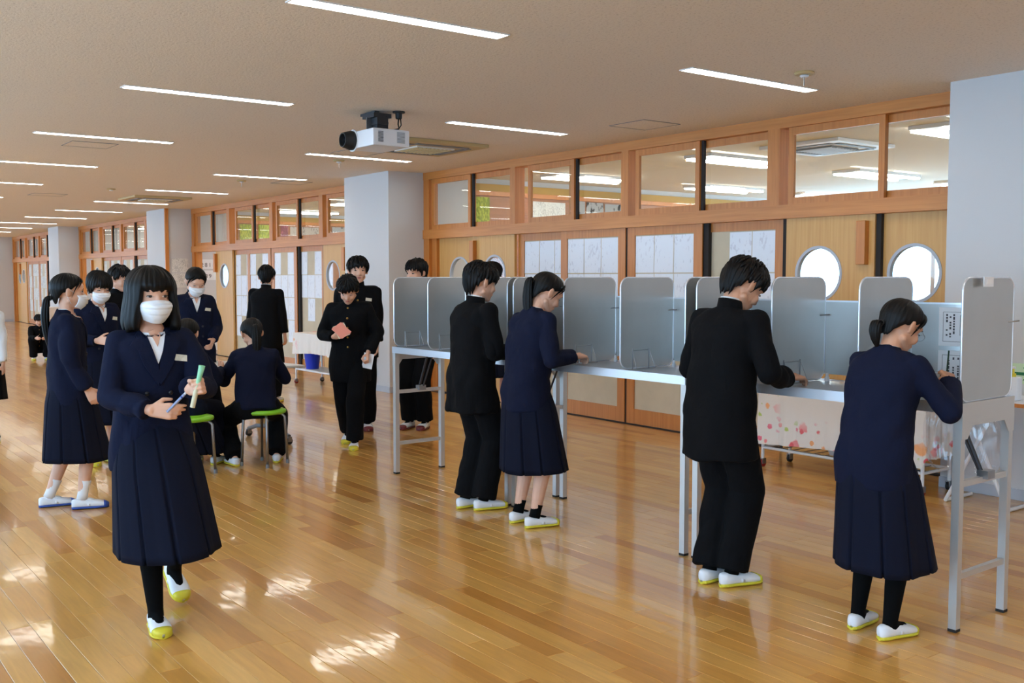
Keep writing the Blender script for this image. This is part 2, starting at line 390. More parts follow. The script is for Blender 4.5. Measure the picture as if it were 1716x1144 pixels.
# ------------------------------------------------------------------ floor and ceiling
XN = 11.0            # +X end behind the camera
XF = -52.0
fl_ = struct(MB().box(XF, XN, SIDEY, WALLY + 0.1, -0.12, -0.006).build('floor', M_floorgap))
PW = 0.0895
CAMXY = np.array([0.0, 0.0])
planks = []
rows = int((WALLY - SIDEY) / PW) + 2
rg = np.random.default_rng(3)
for i in range(rows):
    y0 = SIDEY + i * PW; y1 = min(y0 + PW, WALLY + 0.06)
    if y1 <= y0: continue
    x = XN - rg.random() * 0.9
    planks.append((x, XN, y0, y1))
    while x > XF:
        L = rg.choice([0.9, 0.9, 0.9, 0.6, 1.2]) if x > -30 else 5.0
        planks.append((max(x - L, XF), x, y0, y1)); x -= L
def vis(p):
    cx, cy = (p[0] + p[1]) / 2, (p[2] + p[3]) / 2; d = np.array([cx, cy, -1.46])
    F = np.array(fwd); Rt = np.array([math.sin(YAW), math.cos(YAW), 0]); U = np.cross(Rt, F); z = d @ F
    if z < 0.5: return 0
    px, py = 858 + 1700 * (d @ Rt) / z, 572 - 1700 * (d @ U) / z
    if px < -60 or px > 1776 or py < 450 or py > 1190: return 0
    return 1 / z
planks.sort(key=lambda p: -vis(p))
def plank_geo(mb, x0, x1, y0, y1, h):
    g = 0.0007; c = 0.0008
    a = [(x0 + g, y0 + g), (x1 - g, y0 + g), (x1 - g, y1 - g), (x0 + g, y1 - g)]
    b = [(x0 + g + c, y0 + g + c), (x1 - g - c, y0 + g + c), (x1 - g - c, y1 - g - c), (x0 + g + c, y1 - g - c)]
    vs = [(p[0], p[1], -0.006) for p in a] + [(p[0], p[1], h - 0.0008) for p in a] + [(p[0], p[1], h) for p in b]
    fs = [(0, 1, 5, 4), (1, 2, 6, 5), (2, 3, 7, 6), (3, 0, 4, 7), (4, 5, 9, 8), (5, 6, 10, 9), (6, 7, 11, 10), (7, 4, 8, 11), (8, 9, 10, 11)]
    mb.add(vs, fs)
cache = {}
for k, p in enumerate(planks[:290]):
    key = (round(p[1] - p[0], 3), round(p[3] - p[2], 4))
    if key not in cache:
        mb = MB(); plank_geo(mb, 0, p[1] - p[0], 0, p[3] - p[2], 0.0); me = mb.mesh('plank'); me.materials.append(M_plank); cache[key] = me
    o = bpy.data.objects.new('plank', cache[key]); C.objects.link(o); o.parent = fl_; o.location = (p[0], p[2], 0)
mb = MB()
for p in planks[290:]: plank_geo(mb, *p, 0.0)
o = mb.build('distant_planks', M_plank, fl_, fixn=False); o['kind'] = 'stuff'

# ceiling with recessed slots for the strip lights
struct(MB().box(XF, XN, SIDEY, 7.04, CEIL, CEIL + 0.15).build('ceiling', M_ceil))
def strip_light(x, y0, y1, label, grp='recessed strip lights'):
    t = thing('strip_light', label, 'ceiling light', (x, (y0 + y1) / 2, CEIL), 0, grp)
    L = (y1 - y0) / 2; wd = 0.052
    MB().box(-wd - .009, wd + .009, -L - .009, -L, -.006, .0).box(-wd - .009, wd + .009, L, L + .009, -.006, 0).box(-wd - .009, -wd, -L, L, -.006, 0).box(wd, wd + .009, -L, L, -.006, 0).build('trim_frame', M_white, t)
    MB().box(-wd, wd, -L, L, -.004, -.001).build('diffuser', M_tube, t)
    return t
LX = [-1.85, 0.95, 3.7, 6.5, 9.3, -4.6, -7.36, -10.14, -12.88, -15.75, -18.65, -21.5, -24.3, -27.1, -29.9, -32.7, -35.5, -38.3, -41.1, -44]
ordw = ['nearest', 'second', 'third', 'fourth', 'fifth', 'sixth', 'seventh', 'eighth', 'ninth', 'tenth', 'eleventh', 'twelfth', 'thirteenth', 'fourteenth', 'fifteenth', 'sixteenth']
LX.sort(reverse=True); ordw = ['fourth behind', 'third behind', 'second behind', 'first behind'] + ordw
for i, x in enumerate(LX):
    strip_light(x, 2.12, 3.37, f'recessed strip light in the middle row of the ceiling, {ordw[i]} from the camera')
    strip_light(x, 4.83, 6.10, f'recessed strip light in the row beside the classroom wall, {ordw[i]} from the camera')
    strip_light(x, -0.55, 0.70, f'recessed strip light in the row beside the outer windows, {ordw[i]} from the camera')

# ------------------------------------------------------------------ corridor outer wall with windows (behind the camera's left)
mb = MB().box(XF, XN, SIDEY - .2, SIDEY, 0, .68).box(XF, XN, SIDEY - .2, SIDEY, 2.56, CEIL)
for x in (-40.2, -32.1, -24, -15.8, -7.2, 1.2, 9.6): mb.box(x - .4, x + .4, SIDEY - .2, SIDEY + .25, 0, CEIL)
struct(mb.build('wall_south', M_plaster))
struct(MB().box(XN, XN + .15, SIDEY, 7.1, 0, CEIL).build('wall_east', mat('beige_end_wall', (206, 184, 150), .8)))
struct(MB().box(XF - .15, XF, SIDEY, 7.1, 0, CEIL).build('wall_west', M_plaster))
k = 1
for xc in (-36.1, -28, -19.9, -11.5, -3, 5.4):
    hw = 3.65
    f = MB()
    f.box(xc - hw, xc + hw, SIDEY - .12, SIDEY - .06, .68, .74).box(xc - hw, xc + hw, SIDEY - .12, SIDEY - .06, 2.50, 2.56).box(xc - hw, xc + hw, SIDEY - .12, SIDEY - .06, 2.0, 2.05)
    for j in range(5): x = xc - hw + j * 2 * hw / 4; f.box(x - .03, x + .03, SIDEY - .12, SIDEY - .06, .68, 2.56)
    o = struct(f.build('window_%d' % k, M_alu)); k += 1
    MB().box(xc - hw, xc + hw, SIDEY - .095, SIDEY - .09, .74, 2.50).build('pane', M_glass, o)

# ------------------------------------------------------------------ classroom side wall: bays of sliding doors under sliding windows
Z1, Z2, Z3, Z4 = 1.95, 2.065, 2.70, CEIL
WINN = [k]; DOORN = [1]; TRIMN = [1]
def disc_hole_panel(x0, x1, z0, z1, y0, y1, cx, cz, r, n=32):
    """door leaf with a round opening cut through it"""
    mb = MB(); ang = [2 * PI * i / n for i in range(n)]
    def outer(a):
        dx, dz = math.cos(a), math.sin(a); t = 1e9
        if dx > 1e-9: t = min(t, (x1 - cx) / dx)
        if dx < -1e-9: t = min(t, (x0 - cx) / dx)
        if dz > 1e-9: t = min(t, (z1 - cz) / dz)
        if dz < -1e-9: t = min(t, (z0 - cz) / dz)
        return cx + dx * t, cz + dz * t
    # add the exact corners among the rays
    for px, pz in ((x0, z0), (x0, z1), (x1, z0), (x1, z1)): ang.append(math.atan2(pz - cz, px - cx) % (2 * PI))
    ang.sort(); n = len(ang)
    vs = []
    for y in (y0, y1):
        for a in ang: vs.append((cx + r * math.cos(a), y, cz + r * math.sin(a)))
        for a in ang: ox, oz = outer(a); vs.append((ox, y, oz))
    fs = []
    for i in range(n):
        j = (i + 1) % n
        fs.append((i, j, n + j, n + i)); fs.append((2 * n + i, 3 * n + i, 3 * n + j, 2 * n + j))
        fs.append((i, 2 * n + i, 2 * n + j, j)); fs.append((n + i, n + j, 3 * n + j, 3 * n + i))
    return mb.add(vs, fs)
def round_door(xa, xb, yf, cx, handle=None, r=0.215, cz=1.49):
    o = struct(disc_hole_panel(xa, xb, 0.012, Z1 + .02, yf, yf + .035, cx, cz, r).build('door_%d' % DOORN[0], M_maple)); DOORN[0] += 1
    n = 40; P = []
    for (rr, yy) in ((r - .012, yf - .004), (r + .012, yf - .004), (r + .012, yf + .039), (r - .012, yf + .039), (r - .012, yf - .004)):
        P.append([(cx + rr * math.cos(2 * PI * i / n), yy, cz + rr * math.sin(2 * PI * i / n)) for i in range(n)])
    MB().grid(np.array(P), closed_u=True).build('window_ring', M_skirt, o, smooth=False)
    MB().tube([(cx, yf + .015, cz), (cx, yf + .019, cz)], r - .011, 40).build('pane', M_glass, o)
    if handle is not None:
        MB().box(handle - .04, handle + .04, yf - .055, yf, 1.56, 1.90).build('stop_block', M_wood, o, bevel=.004)
    return o
def sheet_panel(xa, xb, yf, grid, left=True, right=True, frame=M_wood, sw=.105, zt=1.865, cols=3, sheet=None, patches=None):
    """framed beige door with paper sheets pinned in rows; grid = string rows, x = sheet"""
    o = MB().box(xa, xb, yf + .012, yf + .03, .15, Z1).build('door_%d' % DOORN[0], M_cork); DOORN[0] += 1; struct(o)
    fr = MB()
    if left: fr.box(xa, xa + sw, yf, yf + .036, .012, Z1 + .02)
    if right: fr.box(xb - sw, xb, yf, yf + .036, .012, Z1 + .02)
    x0 = xa + (sw if left else 0); x1 = xb - (sw if right else 0)
    fr.box(x0, x1, yf + .001, yf + .035, .012, .16); fr.box(x0, x1, yf + .001, yf + .035, zt + .005, Z1 + .02)
    fr.build('door_frame', frame, o)
    cw = (x1 - x0) / cols; ch = .365
    for ri, row in enumerate(grid):
        for ci, c in enumerate(row):
            if c != 'x': continue
            a = x0 + ci * cw; z = zt - ri * ch
            t1 = (random.random() - .5) * .006; lift = .004 + random.random() * .004
            P = []
            for kz in range(3):
                r_ = []
                for kx in range(4):
                    u = kx / 3; v = kz / 2
                    yy = yf + .010 - (.001 if 0 < u < 1 else 0) - lift * (v ** 2) * (0.4 + .6 * abs(u - .5))
                    r_.append((a + .004 + u * (cw - .008) + t1 * v, yy, z - .004 - v * (ch - .010)))
                P.append(r_)
            MB().grid(np.array(P)).build('paper_sheet', sheet or M_sheet, o, fixn=False)
    return o
def sash(xa, xb, yf, name='window'):
    f = MB(); s = .052
    f.box(xa, xa + s, yf, yf + .03, Z2, Z3).box(xb - s, xb, yf, yf + .03, Z2, Z3).box(xa + s, xb - s, yf + .001, yf + .029, Z2, Z2 + .06).box(xa + s, xb - s, yf + .001, yf + .029, Z3 - .06, Z3)
    o = struct(f.build('window_%d' % WINN[0], M_wood)); WINN[0] += 1
    MB().box(xa + s, xb - s, yf + .013, yf + .017, Z2 + .06, Z3 - .06).build('pane', M_glass, o)
    return o
def trim(mb, m=M_wood):
    o = struct(mb.build('trim_%d' % TRIMN[0], m)); TRIMN[0] += 1; return o
def bay(xl, xr, posts, door_open=False, grids=None, sheets=None, last=True):
    Y = WALLY
    trim(MB().box(xl, xr, Y - .02, Y + .13, Z3, Z4), M_woodh)                  # head beam
    trim(MB().box(xl, xr, Y - .03, Y + .13, Z1, Z2), M_woodh)                  # transom rail over the doors
    trim(MB().box(xl, xl + .13, Y - .015, Y + .12, 0, Z4))
    MBg = MB().box(xl, xr, Y - .01, Y + .12, -.002, .006); trim(MBg, M_darkgap)   # sill track
    for (a, b) in posts: trim(MB().box(a, b, Y - .018, Y + .12, Z2, Z3))
    # windows between posts: front sash and rear sash
    edges = [xl + .13] + [v for ab in posts for v in ab] + [xr]
    for i in range(0, len(edges) - 1, 2):
        a, b = edges[i], edges[i + 1]; m = (a + b) / 2
        if b - a < .3: continue
        st = .18 if i == 2 else (.05 if i else 0)
        sash(a + .02 + st, m + .03 + (st * .5), Y + .012); sash(m - .02, b, Y + .062)
        if not (xl > -12 and i == 6): trim(MB().box(m + .036 + st * .5, m + .066 + st * .5, Y + .03, Y + .058, Z2, Z3), M_darkgap)
    d = lambda t: xl + t * (xr - xl) / 7.40
    Yf, Yr = Y + .012, Y + .062
    trim(MB().box(xl + .13, xl + .25, Y + .02, Y + .1, 0, Z1))
    if door_open:
        round_door(d(1.20), d(2.02), Yf, d(1.62), d(1.24))
        round_door(d(1.28), d(2.04), Yr, d(1.66))
    else:
        round_door(d(.25), d(1.12), Yr, d(.71)); round_door(d(1.06), d(1.89), Yf, d(1.50), d(1.10), cz=1.50)
    g = grids
    sheet_panel(d(1.90), d(2.80), Yr, g[0], True, False, sheet=sheets)
    sheet_panel(d(2.71), d(3.705), Yf, g[1], sheet=sheets)
    trim(MB().box(d(3.707), d(3.735), Yf + .01, Yf + .05, 0, Z1), M_darkgap)
    sheet_panel(d(3.737), d(4.715), Yf, g[2], sheet=sheets)
    trim(MB().box(d(4.715), d(4.775), Yf + .02, Yr + .02, 0, Z1), M_darkgap)
    sheet_panel(d(4.73), d(5.60), Yr, g[3], False, True, sheet=sheets, cols=3)
    trim(MB().box(d(5.60), d(5.652), Yf + .02, Yr + .03, 0, Z1), M_darkgap)
    round_door(d(5.65), d(6.48), Yf, d(5.97), d(6.39))
    trim(MB().box(d(6.482), d(6.525), Yf + .015, Yr + .01, 0, Z1), M_darkgap)
    round_door(d(6.515), d(7.40), Yr, d(6.785))
full = ['xxx', 'xxx', 'xxx']
bay(-11.17, -3.70, [(-9.31, -9.215), (-7.465, -7.363), (-5.653, -5.528)], grids=[full, full, full, ['.xx', '.xx', '.xx']])
bay(-19.78, -12.35, [(-17.93, -17.80), (-16.03, -15.90), (-14.18, -14.05)], door_open=True,
    grids=[['x.x', 'xxx', 'xx.', 'x..'], ['x.x', 'xxx', 'xxx', '.xx'], ['x.x', 'xxx', 'xxx', '..x'], ['x.x', 'xxx', '.x.']])
bay(-28.38, -20.95, [(-26.5, -26.37), (-24.65, -24.52), (-22.78, -22.65)], door_open=True,
    grids=[['x.x', 'x.x', 'xxx'], ['x.x', 'xxx', 'x.x'], ['x.x', 'xxx', 'xxx'], ['x.x', 'xxx', 'x.x']], sheets=M_sheet2)
bay(-36.95, -29.5, [(-35.1, -34.97), (-33.2, -33.07), (-31.4, -31.27)],
    grids=[['x.x', 'xxx', 'x.x', 'xxx'], ['xxx', 'x.x', 'xxx', 'x.x'], ['x.x', 'xxx', 'x.x', 'xxx'], ['xxx', 'x.x', 'xxx', 'x.x']], sheets=M_sheet2)
bay(-45.4, -38.0, [(-43.5, -43.37), (-41.6, -41.47), (-39.7, -39.57)], grids=[full, full, full, full], sheets=M_sheet2)
# pillars / wall piers between the bays
def pier(n, x0, x1, yf, x1b=None):
    o = struct(MB().box(x0, x1, yf, WALLY + .15, 0, CEIL).build('wall_pier_%d' % n, M_plaster))
    b = struct(MB().box(x0 - .006, x1 + .006, yf - .008, WALLY - .04, 0, .075).build('baseboard_pier_%d' % n, M_skirt, bevel=.003))
    return o
pier(1, -3.835, XN, 6.60)
pier(2, -12.35, -11.17, 6.41); 
pier(3, -20.95, -19.80, 6.42)
pier(4, -29.5, -28.38, 6.42)
pier(5, -38.0, -36.95, 6.42)
pier(6, -52, -45.4, 6.42)
trim(MB().box(-19.795, -19.755, 6.40, 6.47, 0, CEIL))                          # wooden fire door edge
# ------------------------------------------------------------------ classrooms seen through the glass
def classroom(x0, x1, n):
    y0, y1 = WALLY + .13, 14.65
    struct(MB().box(x0, x1, y0, y1, -.1, 0).build('floor_room_%d' % n, M_plank))
    struct(MB().box(x0, x1, 7.04, y1, CEIL, CEIL + .1).build('ceiling_room_%d' % n, M_ceilplain))
    struct(MB().box(x0 - .08, x0, y0, y1, 0, CEIL).build('wall_room_west_%d' % n, M_plaster))
    struct(MB().box(x0 - .5, x1, y1, y1 + .1, 0, .85).box(x0 - .5, x1, y1, y1 + .1, 2.62, CEIL).build('wall_room_north_%d' % n, M_plaster))
    f = MB()
    nn = 7
    for i in range(nn + 1): x = x0 + (x1 - x0) * i / nn; f.box(x - .035, x + .035, y1 + .02, y1 + .08, .85, 2.62)
    f.box(x0, x1, y1 + .02, y1 + .08, 2.2, 2.25)
    o = struct(f.build('window_%d' % WINN[0], M_alu)); WINN[0] += 1
    MB().box(x0, x1, y1 + .045, y1 + .05, .85, 2.62).build('pane', M_glass, o)
    for ci_, xx in enumerate((x0 + 1.05, x0 + 3.6, x0 + 6.3)):
        for yy in (8.25, 10.9, 13.2):
            t = thing('ceiling_light', f'white twin-tube light in the {["", "nearest", "second", "third", "fourth"][n]} classroom, {dict(a="first", b="second", c="third")["a" if yy < 9 else "b" if yy < 12 else "c"]} from the glass, {["left", "middle", "right"][ci_]} column', 'ceiling light', (xx, yy, CEIL), 0, 'twin-tube lights in the classrooms')
            MB().box(-.2, .2, -.02, 1.32, -.035, 0).build('housing', M_white, t)
            for s in (-.155, .155): MB().box(s - .035, s + .035, 0, 1.3, -.055, -.036).build('tube', M_tube, t)
classroom(-11.27, -2.4, 1); classroom(-19.9, -11.4, 2); classroom(-28.5, -20.0, 3); classroom(-37, -28.6, 4)
struct(MB().box(-2.4, -2.3, WALLY + .13, 14.7, 0, CEIL).build('wall_room_east', M_plaster))
M_ochre = mat('ochre_panel', (186, 146, 74), 0.7); M_brownb = wood('brown_board', (150, 92, 44), (168, 104, 52), axis=1)
def west_wall_boards(x, n, posters):
    t = struct(MB().box(x, x + .02, 7.75, 13.9, 2.62, 2.72).build('trim_%d' % TRIMN[0], M_ochre)); TRIMN[0] += 1
    t = struct(MB().box(x, x + .05, 7.75, 13.9, 2.56, 2.62).build('trim_%d' % TRIMN[0], M_wood)); TRIMN[0] += 1
    b = thing('notice_board', f'brown wooden notice board on classroom end wall, {["", "behind the near windows", "behind the windows left of pillar"][n]}', 'notice board', (x + .001, 0, 0))
    MB().box(0, .015, 7.8, 13.8, .9, 2.56).build('board', M_brownb, b)
    for (y0, y1, z0, z1, m, lab, cat) in posters:
        o = MB().box(0, .004, y0, y1, z0, z1).build('poster' if cat == 'poster' else 'photo_print', m, loc=(x + .02, 0, 0)); tag(o, lab, cat)
west_wall_boards(-11.27, 1, [(7.79, 8.02, 1.9, 2.54, M_green_poster, 'yellow-green handwritten poster behind the window beside the pillar', 'poster'),
    (8.75, 9.35, 2.0, 2.52, M_sheet2, 'wide white poster on the classroom board behind the second pair of windows', 'poster'),
    (9.45, 9.72, 2.33, 2.56, M_photo, 'dark photo print on classroom board, left one of the row of three', 'photo'),
    (9.75, 10.08, 2.31, 2.55, M_photo, 'dark photo print on classroom board, middle one of the row of three', 'photo'),
    (10.11, 10.45, 2.30, 2.54, M_photo, 'dark photo print on classroom board, right one of the row of three', 'photo')])
M_pinkp = sheet_mat('pink_poster', (214, 120, 130), (90, 40, 60), 30, 0.45, 0.8); M_mosaic = sheet_mat('mosaic_poster', (110, 96, 90), (200, 190, 180), 50, 0.4, 0.8)
west_wall_boards(-19.9, 2, [(7.95, 8.30, 2.1, 2.54, M_green_poster, 'yellow-green poster behind the second window from the far pillar', 'poster'),
    (8.35, 8.66, 2.1, 2.54, M_green_poster, 'yellow-green poster just right of its twin in the second classroom', 'poster'),
    (8.84, 9.0, 2.1, 2.54, M_pinkp, 'narrow pink poster with dark writing in the second classroom', 'poster'),
    (9.05, 9.8, 2.15, 2.52, M_mosaic, 'grey-brown mosaic poster right of the pink poster', 'poster'),
    (10.02, 10.35, 2.3, 2.54, M_photo, 'dark photo print in the second classroom, left one of the pair', 'photo'),
    (10.4, 10.75, 2.3, 2.54, M_photo, 'dark photo print in the second classroom, right one of the pair', 'photo')])
for j, (z, txt) in enumerate(((1.63, '281'), (1.41, '289'))):
    o = MB().box(0, .003, 7.12, 7.44, z, z + .19).build('number_notice', M_paper, loc=(-19.899, 0, 0))
    tag(o, f'white sheet printed {"28 with a hidden third digit" if j == 0 else "289"} beside the open door', 'notice')
    cu = bpy.data.curves.new('digits', 'FONT'); cu.body = txt; cu.size = .115; cu.extrude = .001; cu.space_character = 1.35
    tx = bpy.data.objects.new('tmp', cu); C.objects.link(tx); dg = bpy.context.evaluated_depsgraph_get()
    me = bpy.data.meshes.new_from_object(tx.evaluated_get(dg)); bpy.data.objects.remove(tx)
    d = mesh_obj('digits', me, M_ink, o); d.rotation_euler = (PI / 2, 0, PI / 2); d.location = (.005, 7.14, z + .04)
for (z0, z1, nm) in ((1.56, 1.83, 'upper'), (1.26, 1.54, 'lower')):
    tag(MB().box(0, .003, 6.53, 6.85, z0, z1).build('wall_notice', M_sheet2, loc=(-19.795, 0, 0)), f'{nm} printed notice on grey pier side behind the ponytailed girl', 'notice')

# ------------------------------------------------------------------ ceiling fittings
def ceiling_hatch(x0, x1, y0, y1, label):
    t = thing('access_hatch', label, 'ceiling hatch', ((x0 + x1) / 2, (y0 + y1) / 2, CEIL)); a, b = (x1 - x0) / 2, (y1 - y0) / 2; w_ = .006
    MB().box(-a, a, -b, -b + w_, -.004, 0).box(-a, a, b - w_, b, -.004, 0).box(-a, -a + w_, -b + w_, b - w_, -.004, 0).box(a - w_, a, -b + w_, b - w_, -.004, 0).build('frame', M_greypl, t)
    MB().box(-a + w_, a - w_, -b + w_, b - w_, -.002, 0).build('lid', M_ceil, t)
ceiling_hatch(-6.71, -6.27, 6.07, 6.51, 'square ceiling hatch right of the projector beside the windows')
ceiling_hatch(-11.0, -10.56, 2.54, 2.98, 'square ceiling hatch left of the projector near the middle light row')
ceiling_hatch(-9.95, -9.51, 5.0, 5.44, 'square ceiling hatch half hidden behind the projector')
ceiling_hatch(-13.6, -13.16, 5.9, 6.34, 'square ceiling hatch above the second bay of windows')
ceiling_hatch(-17.9, -17.4, 3.6, 4.1, 'small square ceiling hatch far down between the light rows')
def aircon(x, y, label, m):
    t = thing('ceiling_air_conditioner', label, 'air conditioner', (x, y, CEIL))
    MB().box(-.47, .47, -.47, .47, -.035, 0).build('panel', m, t, bevel=.008)
    MB().box(-.22, .22, -.22, .22, -.05, -.035).build('intake_grille', M_greypl if m is M_whitepl else M_ceilplain, t)
    for i in range(9): MB().box(-.2, .2, -.2 + i * .048, -.185 + i * .048, -.056, -.05).build('slat', m, t)
    for a in range(4):
        R = Matrix.Rotation(a * PI / 2, 4, 'Z'); MB().box(-.3, .3, .30, .37, -.042, -.034, R).build('louvre', M_greypl, t)
M_tan = mat('beige_plastic', (196, 172, 124), 0.6)
aircon(-8.85, 5.5, 'beige ceiling air conditioner behind the projector', M_tan)
aircon(-17.3, 5.45, 'beige ceiling air conditioner farther along the corridor', M_tan)
aircon(-6.4, 8.75, 'white four-way air conditioner on the classroom ceiling behind the windows', M_whitepl)
def detector(x, y, label, rod=True):
    t = thing('smoke_detector', label, 'smoke detector', (x, y, CEIL))
    MB().lathe([(.0, 0), (.062, 0), (.066, -.008), (.058, -.018), (.0, -.018)][1:4], 28).build('base_plate', M_tan, t)
    MB().lathe([(.022, -.018), (.03, -.024), (.02, -.034)], 18).build('head', M_whitepl, t)
    if rod: MB().tube([(0, 0, -.03), (0, 0, -.09)], .0035, 8).build('rod', M_steel, t)
detector(-4.22, 5.52, 'round ceiling sprinkler right of the nearest wall-side strip light')
detector(-10.49, 5.38, 'round ceiling sprinkler just beneath the projector in view')
detector(-13.46, 5.42, 'small round ceiling sprinkler above the second bay')
detector(-15.9, 4.36, 'round ceiling speaker disc far left of the second bay', False)

# projector
pr_ = thing('ceiling_projector', 'white projector hanging from the ceiling on a dark bracket', 'projector', (-7.28, 4.08, 0))
Mtx = Matrix.Identity(4)
MB().box(-.22, .22, -.16, .17, 2.495, 2.63).build('body', M_whitepl, pr_, bevel=.012)
MB().lathe([(.075, 0), (.078, .03), (.066, .07), (.058, .1), (.05, .1), (.045, .06)], 32).build('lens_barrel', M_black, pr_, smooth=False).matrix_local = Matrix.Translation((-.115, -.155, 2.56)) @ Matrix.Rotation(PI / 2, 4, 'X')
MB().lathe([(.044, 0), (.03, .012), (.006, .016)], 24).build('lens_glass', mat('lens_glass', (18, 22, 34), 0.05), pr_, smooth=True).matrix_local = Matrix.Translation((-.115, -.215, 2.56)) @ Matrix.Rotation(PI / 2, 4, 'X')
MB().lathe([(.088, 0), (.088, .012), (.08, .012)], 32).build('lens_ring', M_white, pr_).matrix_local = Matrix.Translation((-.115, -.152, 2.56)) @ Matrix.Rotation(PI / 2, 4, 'X')
for j in range(9): MB().box(.219, .2225, -.115, -.07, 2.525 + j * .0095, 2.530 + j * .0095).build('vent_slot', M_darkmetal, pr_)
for j in range(10): MB().box(.219, .2225, .055, .125, 2.525 + j * .0088, 2.529 + j * .0088).build('vent_slot', M_greypl, pr_)
mb = MB().box(-.19, .05, -.05, -.01, 2.77, CEIL).box(-.10, .09, -.08, .08, 2.735, 2.77).box(-.03, .09, -.05, .05, 2.68, 2.735).box(-.06, .07, -.04, .06, 2.63, 2.68)
mb.build('ceiling_bracket', M_darkmetal, pr_)
mb = MB().box(-.02, -.012, -.09, .09, 2.65, 2.74); mb.build('bracket_plate', M_steel, pr_)
t = MB().tube([(.12, .13, 2.74), (.11, .13, 2.69), (.14, .12, 2.65), (.1, .08, 2.64), (.05, .04, 2.65)], .006, 8).tube([(.13, .14, 2.74), (.14, .14, 2.68), (.12, .12, 2.64), (.15, .1, 2.63)], .005, 8).tube([(.09, .03, 2.75), (.07, .06, 2.7), (.04, .07, 2.66)], .004, 8)
t.build('cable', M_black, pr_, smooth=True)
MB().lathe([(.05, 0), (.05, -.012), (.028, -.014), (.026, -.055), (.02, -.06)], 20).build('ceiling_socket', M_black, pr_).location = (.12, .13, CEIL)

# ------------------------------------------------------------------ voting booths
def rounded_sheet(w_, h_, t_, r, n=6):
    """upright board in the local XZ plane, x from 0 to w_, z from 0 to h_"""
    pts = []
    for cx, cz, a0 in ((w_ - r, r, -PI / 2), (w_ - r, h_ - r, 0), (r, h_ - r, PI / 2), (r, r, PI)):
        for k in range(n + 1): a = a0 + k * PI / 2 / n; pts.append((cx + r * math.cos(a), cz + r * math.sin(a)))
    m = len(pts); mb = MB(); vs = [(x, -t_ / 2, z) for x, z in pts] + [(x, t_ / 2, z) for x, z in pts]
    fs = [tuple(range(m)), tuple(range(2 * m - 1, m - 1, -1))] + [(i, i + m, (i + 1) % m + m, (i + 1) % m) for i in range(m)]
    rim = MB()
    P = [(x, 0, z) for x, z in pts] + [(pts[0][0], 0, pts[0][1])]
    rim.tube(P, .0045, 6)
    return mb.add(vs, fs), rim
DZ = 0.945; BD = 0.44
booth_parts = {}
